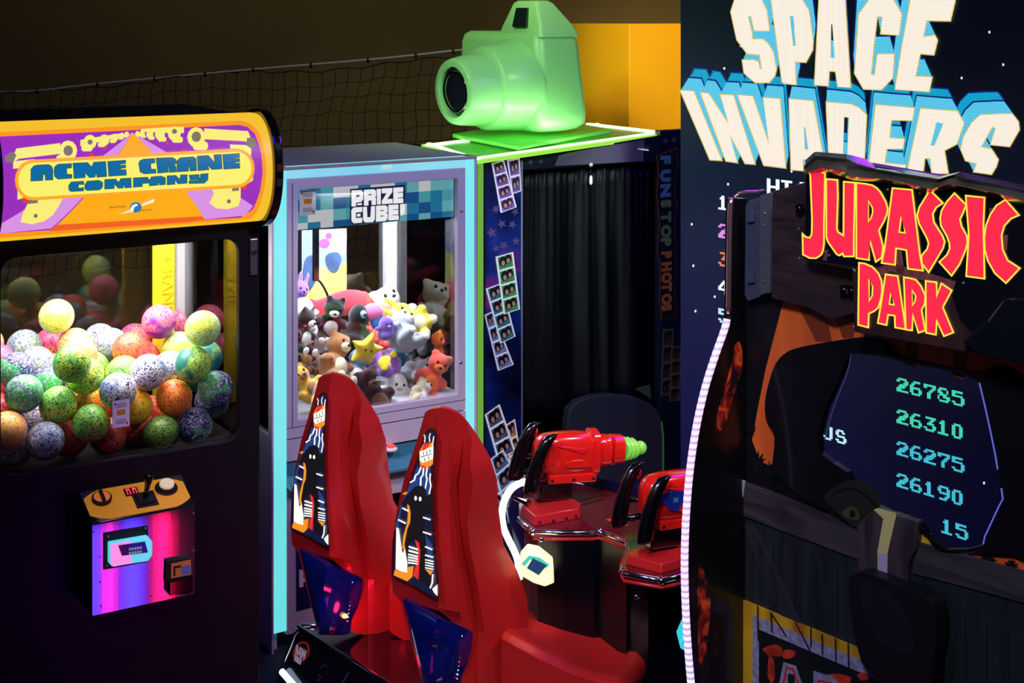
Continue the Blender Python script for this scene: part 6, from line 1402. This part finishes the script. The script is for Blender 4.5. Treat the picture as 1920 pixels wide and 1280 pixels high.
rp.color_ramp.elements[0].color = (*srgb(190, 200, 255), 1); rp.color_ramp.elements[1].color = (*srgb(205, 190, 255), 1); e = rp.color_ramp.elements.new(.5); e.color = (*srgb(245, 190, 250), 1)
edge_tube('led_edge_strip', 596, 1660, .0115, m_, -.010, .006)
fire = mat('flame_print', (0, 0, 0), .5); nt = fire.node_tree; b = nt.nodes['Principled BSDF']
t_ = nt.nodes.new('ShaderNodeTexNoise'); t_.inputs['Scale'].default_value = 14; t_.inputs['Detail'].default_value = 6; t_.inputs['Distortion'].default_value = 1.5
tc = nt.nodes.new('ShaderNodeTexCoord'); nt.links.new(tc.outputs['Object'], t_.inputs['Vector']); rp = nt.nodes.new('ShaderNodeValToRGB'); nt.links.new(t_.outputs['Fac'], rp.inputs[0]); nt.links.new(rp.outputs[0], b.inputs['Base Color'])
rp.color_ramp.elements[0].position = .42; rp.color_ramp.elements[0].color = (.004, .004, .008, 1); rp.color_ramp.elements[1].position = .62; rp.color_ramp.elements[1].color = (*srgb(235, 90, 40), 1); e = rp.color_ramp.elements.new(.52); e.color = (*srgb(150, 25, 25), 1)
plates('flame_print', [smooth([(1386,640),(1392,660),(1390,700),(1376,740),(1362,790),(1346,812),(1340,800),(1350,760),(1362,720),(1372,680),(1378,650)], 2), smooth([(1312,1055),(1320,1070),(1330,1110),(1332,1150),(1326,1200),(1322,1245),(1312,1250),(1309,1180),(1308,1110)], 2)], FN, .002, .001, fire, jp)

# timber beam, brackets
plates('timber_beam', [[(1438,364),(1450,358),(1512,341),(1640,341),(1640,575),(1560,600),(1512,575),(1446,558)]], JB, .050, .05, wav('beam_wood', srgb(62, 46, 44), srgb(30, 24, 28), 30, 3, 1), jp, bev=.004)
bm_ = mat('bracket_blue_metal', srgb(96, 108, 130), .35, .6)
bk = plates('hinge_bracket', [[(1398,384),(1404,376),(1424,370),(1426,556),(1402,564),(1396,552)]], JB, .040, .012, bm_, jp, bev=.002)
bk2 = plates('hinge_bracket', [[(1425,366),(1446,360),(1444,549),(1424,553)]], JB, .056, .014, mat('bracket_grey_metal', srgb(112, 120, 128), .35, .6), jp, bev=.003)
for y in (400, 421, 447, 472, 499, 527):
    u, z = JB.uz(1434, y, .056); G().ball(JB.w(u, z, .056), .0035, 8, 6).build('rivet', steel, bk2, True)
for y0 in (398, 512):
    plates('bracket_lug', [[(1399,y0),(1411,y0-2),(1412,y0+18),(1400,y0+20)]], JB, .052, .014, bm_, jp, bev=.002)
for x, y in ((1505,391),(1588,543),(1602,545)):
    u, z = JB.uz(x, y, .05); G().lathe(JB.w(u, z, .05), (JB.n.x, JB.n.y, 0), [(0, .016), (.02, .015), (.026, .008), (.027, 0)], 18).build('beam_bolt', M['gloss_black'], jp, True)

# the sign
SO = .115
board = [(1510,305),(1530,292),(1990,372),(1990,690),(1850,664),(1790,655),(1602,622),(1598,505),(1508,488)]
sgb = plates('sign_board', [board], JB, SO, .05, wav('sign_board_print', srgb(58, 34, 28), srgb(16, 14, 20), 12, 4), jp, bev=.003)
def sg_(name, shapes, lvl, m_): return plates(name, shapes, JB, SO+.001+lvl*.0015, .0012, m_, sgb)
sg_('sign_dark_field', [[(1512,318),(1535,322),(1560,333),(1620,338),(1700,345),(1760,352),(1990,400),(1990,660),(1852,655),(1800,600),(1780,540),(1700,520),(1690,500),(1602,500),(1508,486)]], 0, paint('sign_field_black', (12, 14, 22), .25, coat=.4))
sg_('sign_brown_print', [stroke(smooth([(1650,510),(1670,500),(1695,508),(1740,520),(1790,535)], 3, False), 16), stroke([(1683,470),(1690,520)], 14), stroke([(1535,478),(1550,470),(1546,488)], 8), stroke([(1858,330+60),(1862,440)], 8), stroke([(1886,440),(1884,470)], 8)], .6, mat('sign_print_brown', srgb(120, 68, 66), .4, var=(60, .4)))
def dd(l): return [p for i, p in enumerate(l) if p != l[i-1]]
Lr = {
'J': [[(1517,312),(1548,324),(1546,420),(1546,457),(1544,470),(1540,479),(1530,485.5),(1517.5,485),(1504,478),(1503,435),(1511,443),(1517.5,444),(1520.5,438),(1521,410)]],
'U': [[(1547.5,334),(1571,336),(1572,370),(1570,428),(1572,434),(1580,439),(1580.5,339),(1604,341),(1602,440),(1602,482),(1581,482),(1579,477),(1574,480.5),(1567.5,477.5),(1551,454),(1548,445)]],
'R': [[(1604,341),(1622,343),(1636,346),(1645,352),(1652,360),(1662,378),(1665.5,391),(1664,402),(1658,416),(1649,432),(1657,462),(1654,484),(1641,493),(1629,449),(1630.5,489),(1604,485)], [(1628.5,378),(1634.5,390),(1635,398),(1632,408),(1628.5,413)]],
'A': [[(1672,351),(1711,354.5),(1726,478),(1732,509),(1701,505),(1698,470),(1681,467),(1679,498),(1651,494),(1657,467)], [(1691,403),(1695.5,435),(1687,434)]],
'S1': [dd([(1743,354),(1743,354),(1770,381),(1770,381),(1756,390),(1750,401),(1752,416),(1768,441),(1772.5,453),(1769,466),(1755,490),(1741,513),(1741,513),(1727,494),(1726,479),(1737,466),(1739.5,456),(1736,446),(1722,420),(1718,404),(1722,388)])],
'S2': [dd([(1789,360),(1789,360),(1813,384),(1813,384),(1806,401),(1801,411),(1804,424),(1814,442),(1815,456),(1811,470),(1800,496),(1784,519),(1784,519),(1759,491),(1759,491),(1774,477),(1779,466),(1778.5,456),(1774,443),(1763,424),(1761,409),(1764,394),(1774,377)])],
'I': [[(1809,365),(1847,369),(1845,425),(1847,524),(1810,519),(1815,440)]],
'C': [dd([(1885,372.5),(1885,372.5),(1912.5,404),(1912.5,404),(1896,411),(1884,424),(1879,441),(1881,467),(1890,487),(1914,502.5),(1914,502.5),(1886,532.5),(1886,532.5),(1864,513),(1851,490),(1845,468),(1844,445),(1847,423),(1855,402),(1867,384)])],
'P': [[(1609,491),(1621,492.5),(1636,499),(1647.5,511),(1654,526),(1655,545),(1653,560),(1647.5,577.5),(1640,584),(1630,589),(1629,615.6),(1607.5,610)], [(1630,521),(1635,537.5),(1634,554),(1630,562)]],
'A2': [[(1659,512.5),(1684,516),(1697,600),(1699,619),(1677,615),(1676,593),(1666,591.5),(1663,611),(1644,606.5),(1652,560)], [(1671.5,547),(1675,570),(1668.5,569)]],
'R2': [[(1693,518),(1706,520),(1717.5,523),(1727.5,535),(1736,554),(1735,570),(1729,581),(1736,620.6),(1721,625.6),(1712,595),(1711,621),(1697,619)], [(1710.6,546),(1715.6,555),(1714,565),(1711,570)]],
'K': [[(1734,525),(1757,528),(1757,550),(1764,529),(1786,544),(1769,576),(1789,624),(1769,632),(1757,606),(1755.6,629),(1735,625)]]}
for k, (n_, lps) in enumerate(Lr.items()):
    sg_('letter_yellow_edge', [lps], 2+(k % 2)*.35, glow('sign_yellow_neon', (255, 222, 70), 1.15))
for k, (n_, lps) in enumerate(Lr.items()):
    sg_('red_letter', [[offset(lps[0], -3.0)]+[offset(h, 2.6) for h in lps[1:]]], 3.2, glow('sign_red_neon', (255, 32, 66), 1.1))
# blue reflections of fringe lights at the sign's lower corner are a printed blue fern
# moulded olive frame along the top of the sign
tops = [(1508,302),(1528,284),(1588,289),(1622,297),(1646,312),(1700,319),(1765,330),(1800,322),(1826,327),(1880,338),(1925,347),(1990,368)]
mids = [(1508,318),(1530,300),(1586,306),(1590,318),(1640,322),(1690,333),(1755,342),(1782,330),(1800,342),(1862,352),(1905,360),(1990,388)]
bots = [(1510,330),(1545,322),(1580,332),(1600,338),(1650,342),(1700,348),(1735,362),(1770,356),(1800,350),(1865,366),(1890,376),(1990,410)]
g = G(); rg = []
for a_, b2, c_ in zip(tops, mids, bots): rg.append([JB.at(*a_, .02), JB.at(*a_, .10), JB.at((a_[0]+b2[0])/2, (a_[1]+b2[1])/2, .155), JB.at(*b2, .135), JB.at((b2[0]+c_[0])/2, (b2[1]+c_[1])/2+2, .165), JB.at(*c_, .125), JB.at(*c_, .02)])
g.loft(rg); g.build('sign_top_moulding', mat('olive_gloss_plastic', srgb(74, 74, 60), .16, coat=.8, var=(14, .3)), jp, smooth=False, bev=.004)
plates('sign_right_moulding', [[(1800,640),(1850,600),(1880,560),(1990,560),(1990,700),(1850,668)]], JB, .15, .04, paint('sign_moulding_dark', (14, 18, 24), .2, coat=.7), jp, bev=.006)
screws('sign_stud', [(1497,429),(1498,484),(1554,479),(1600,506),(1664,355),(1806,531),(1600,613),(1602,508),(1725,362)], JB, SO+.004, .004, steel, jp)
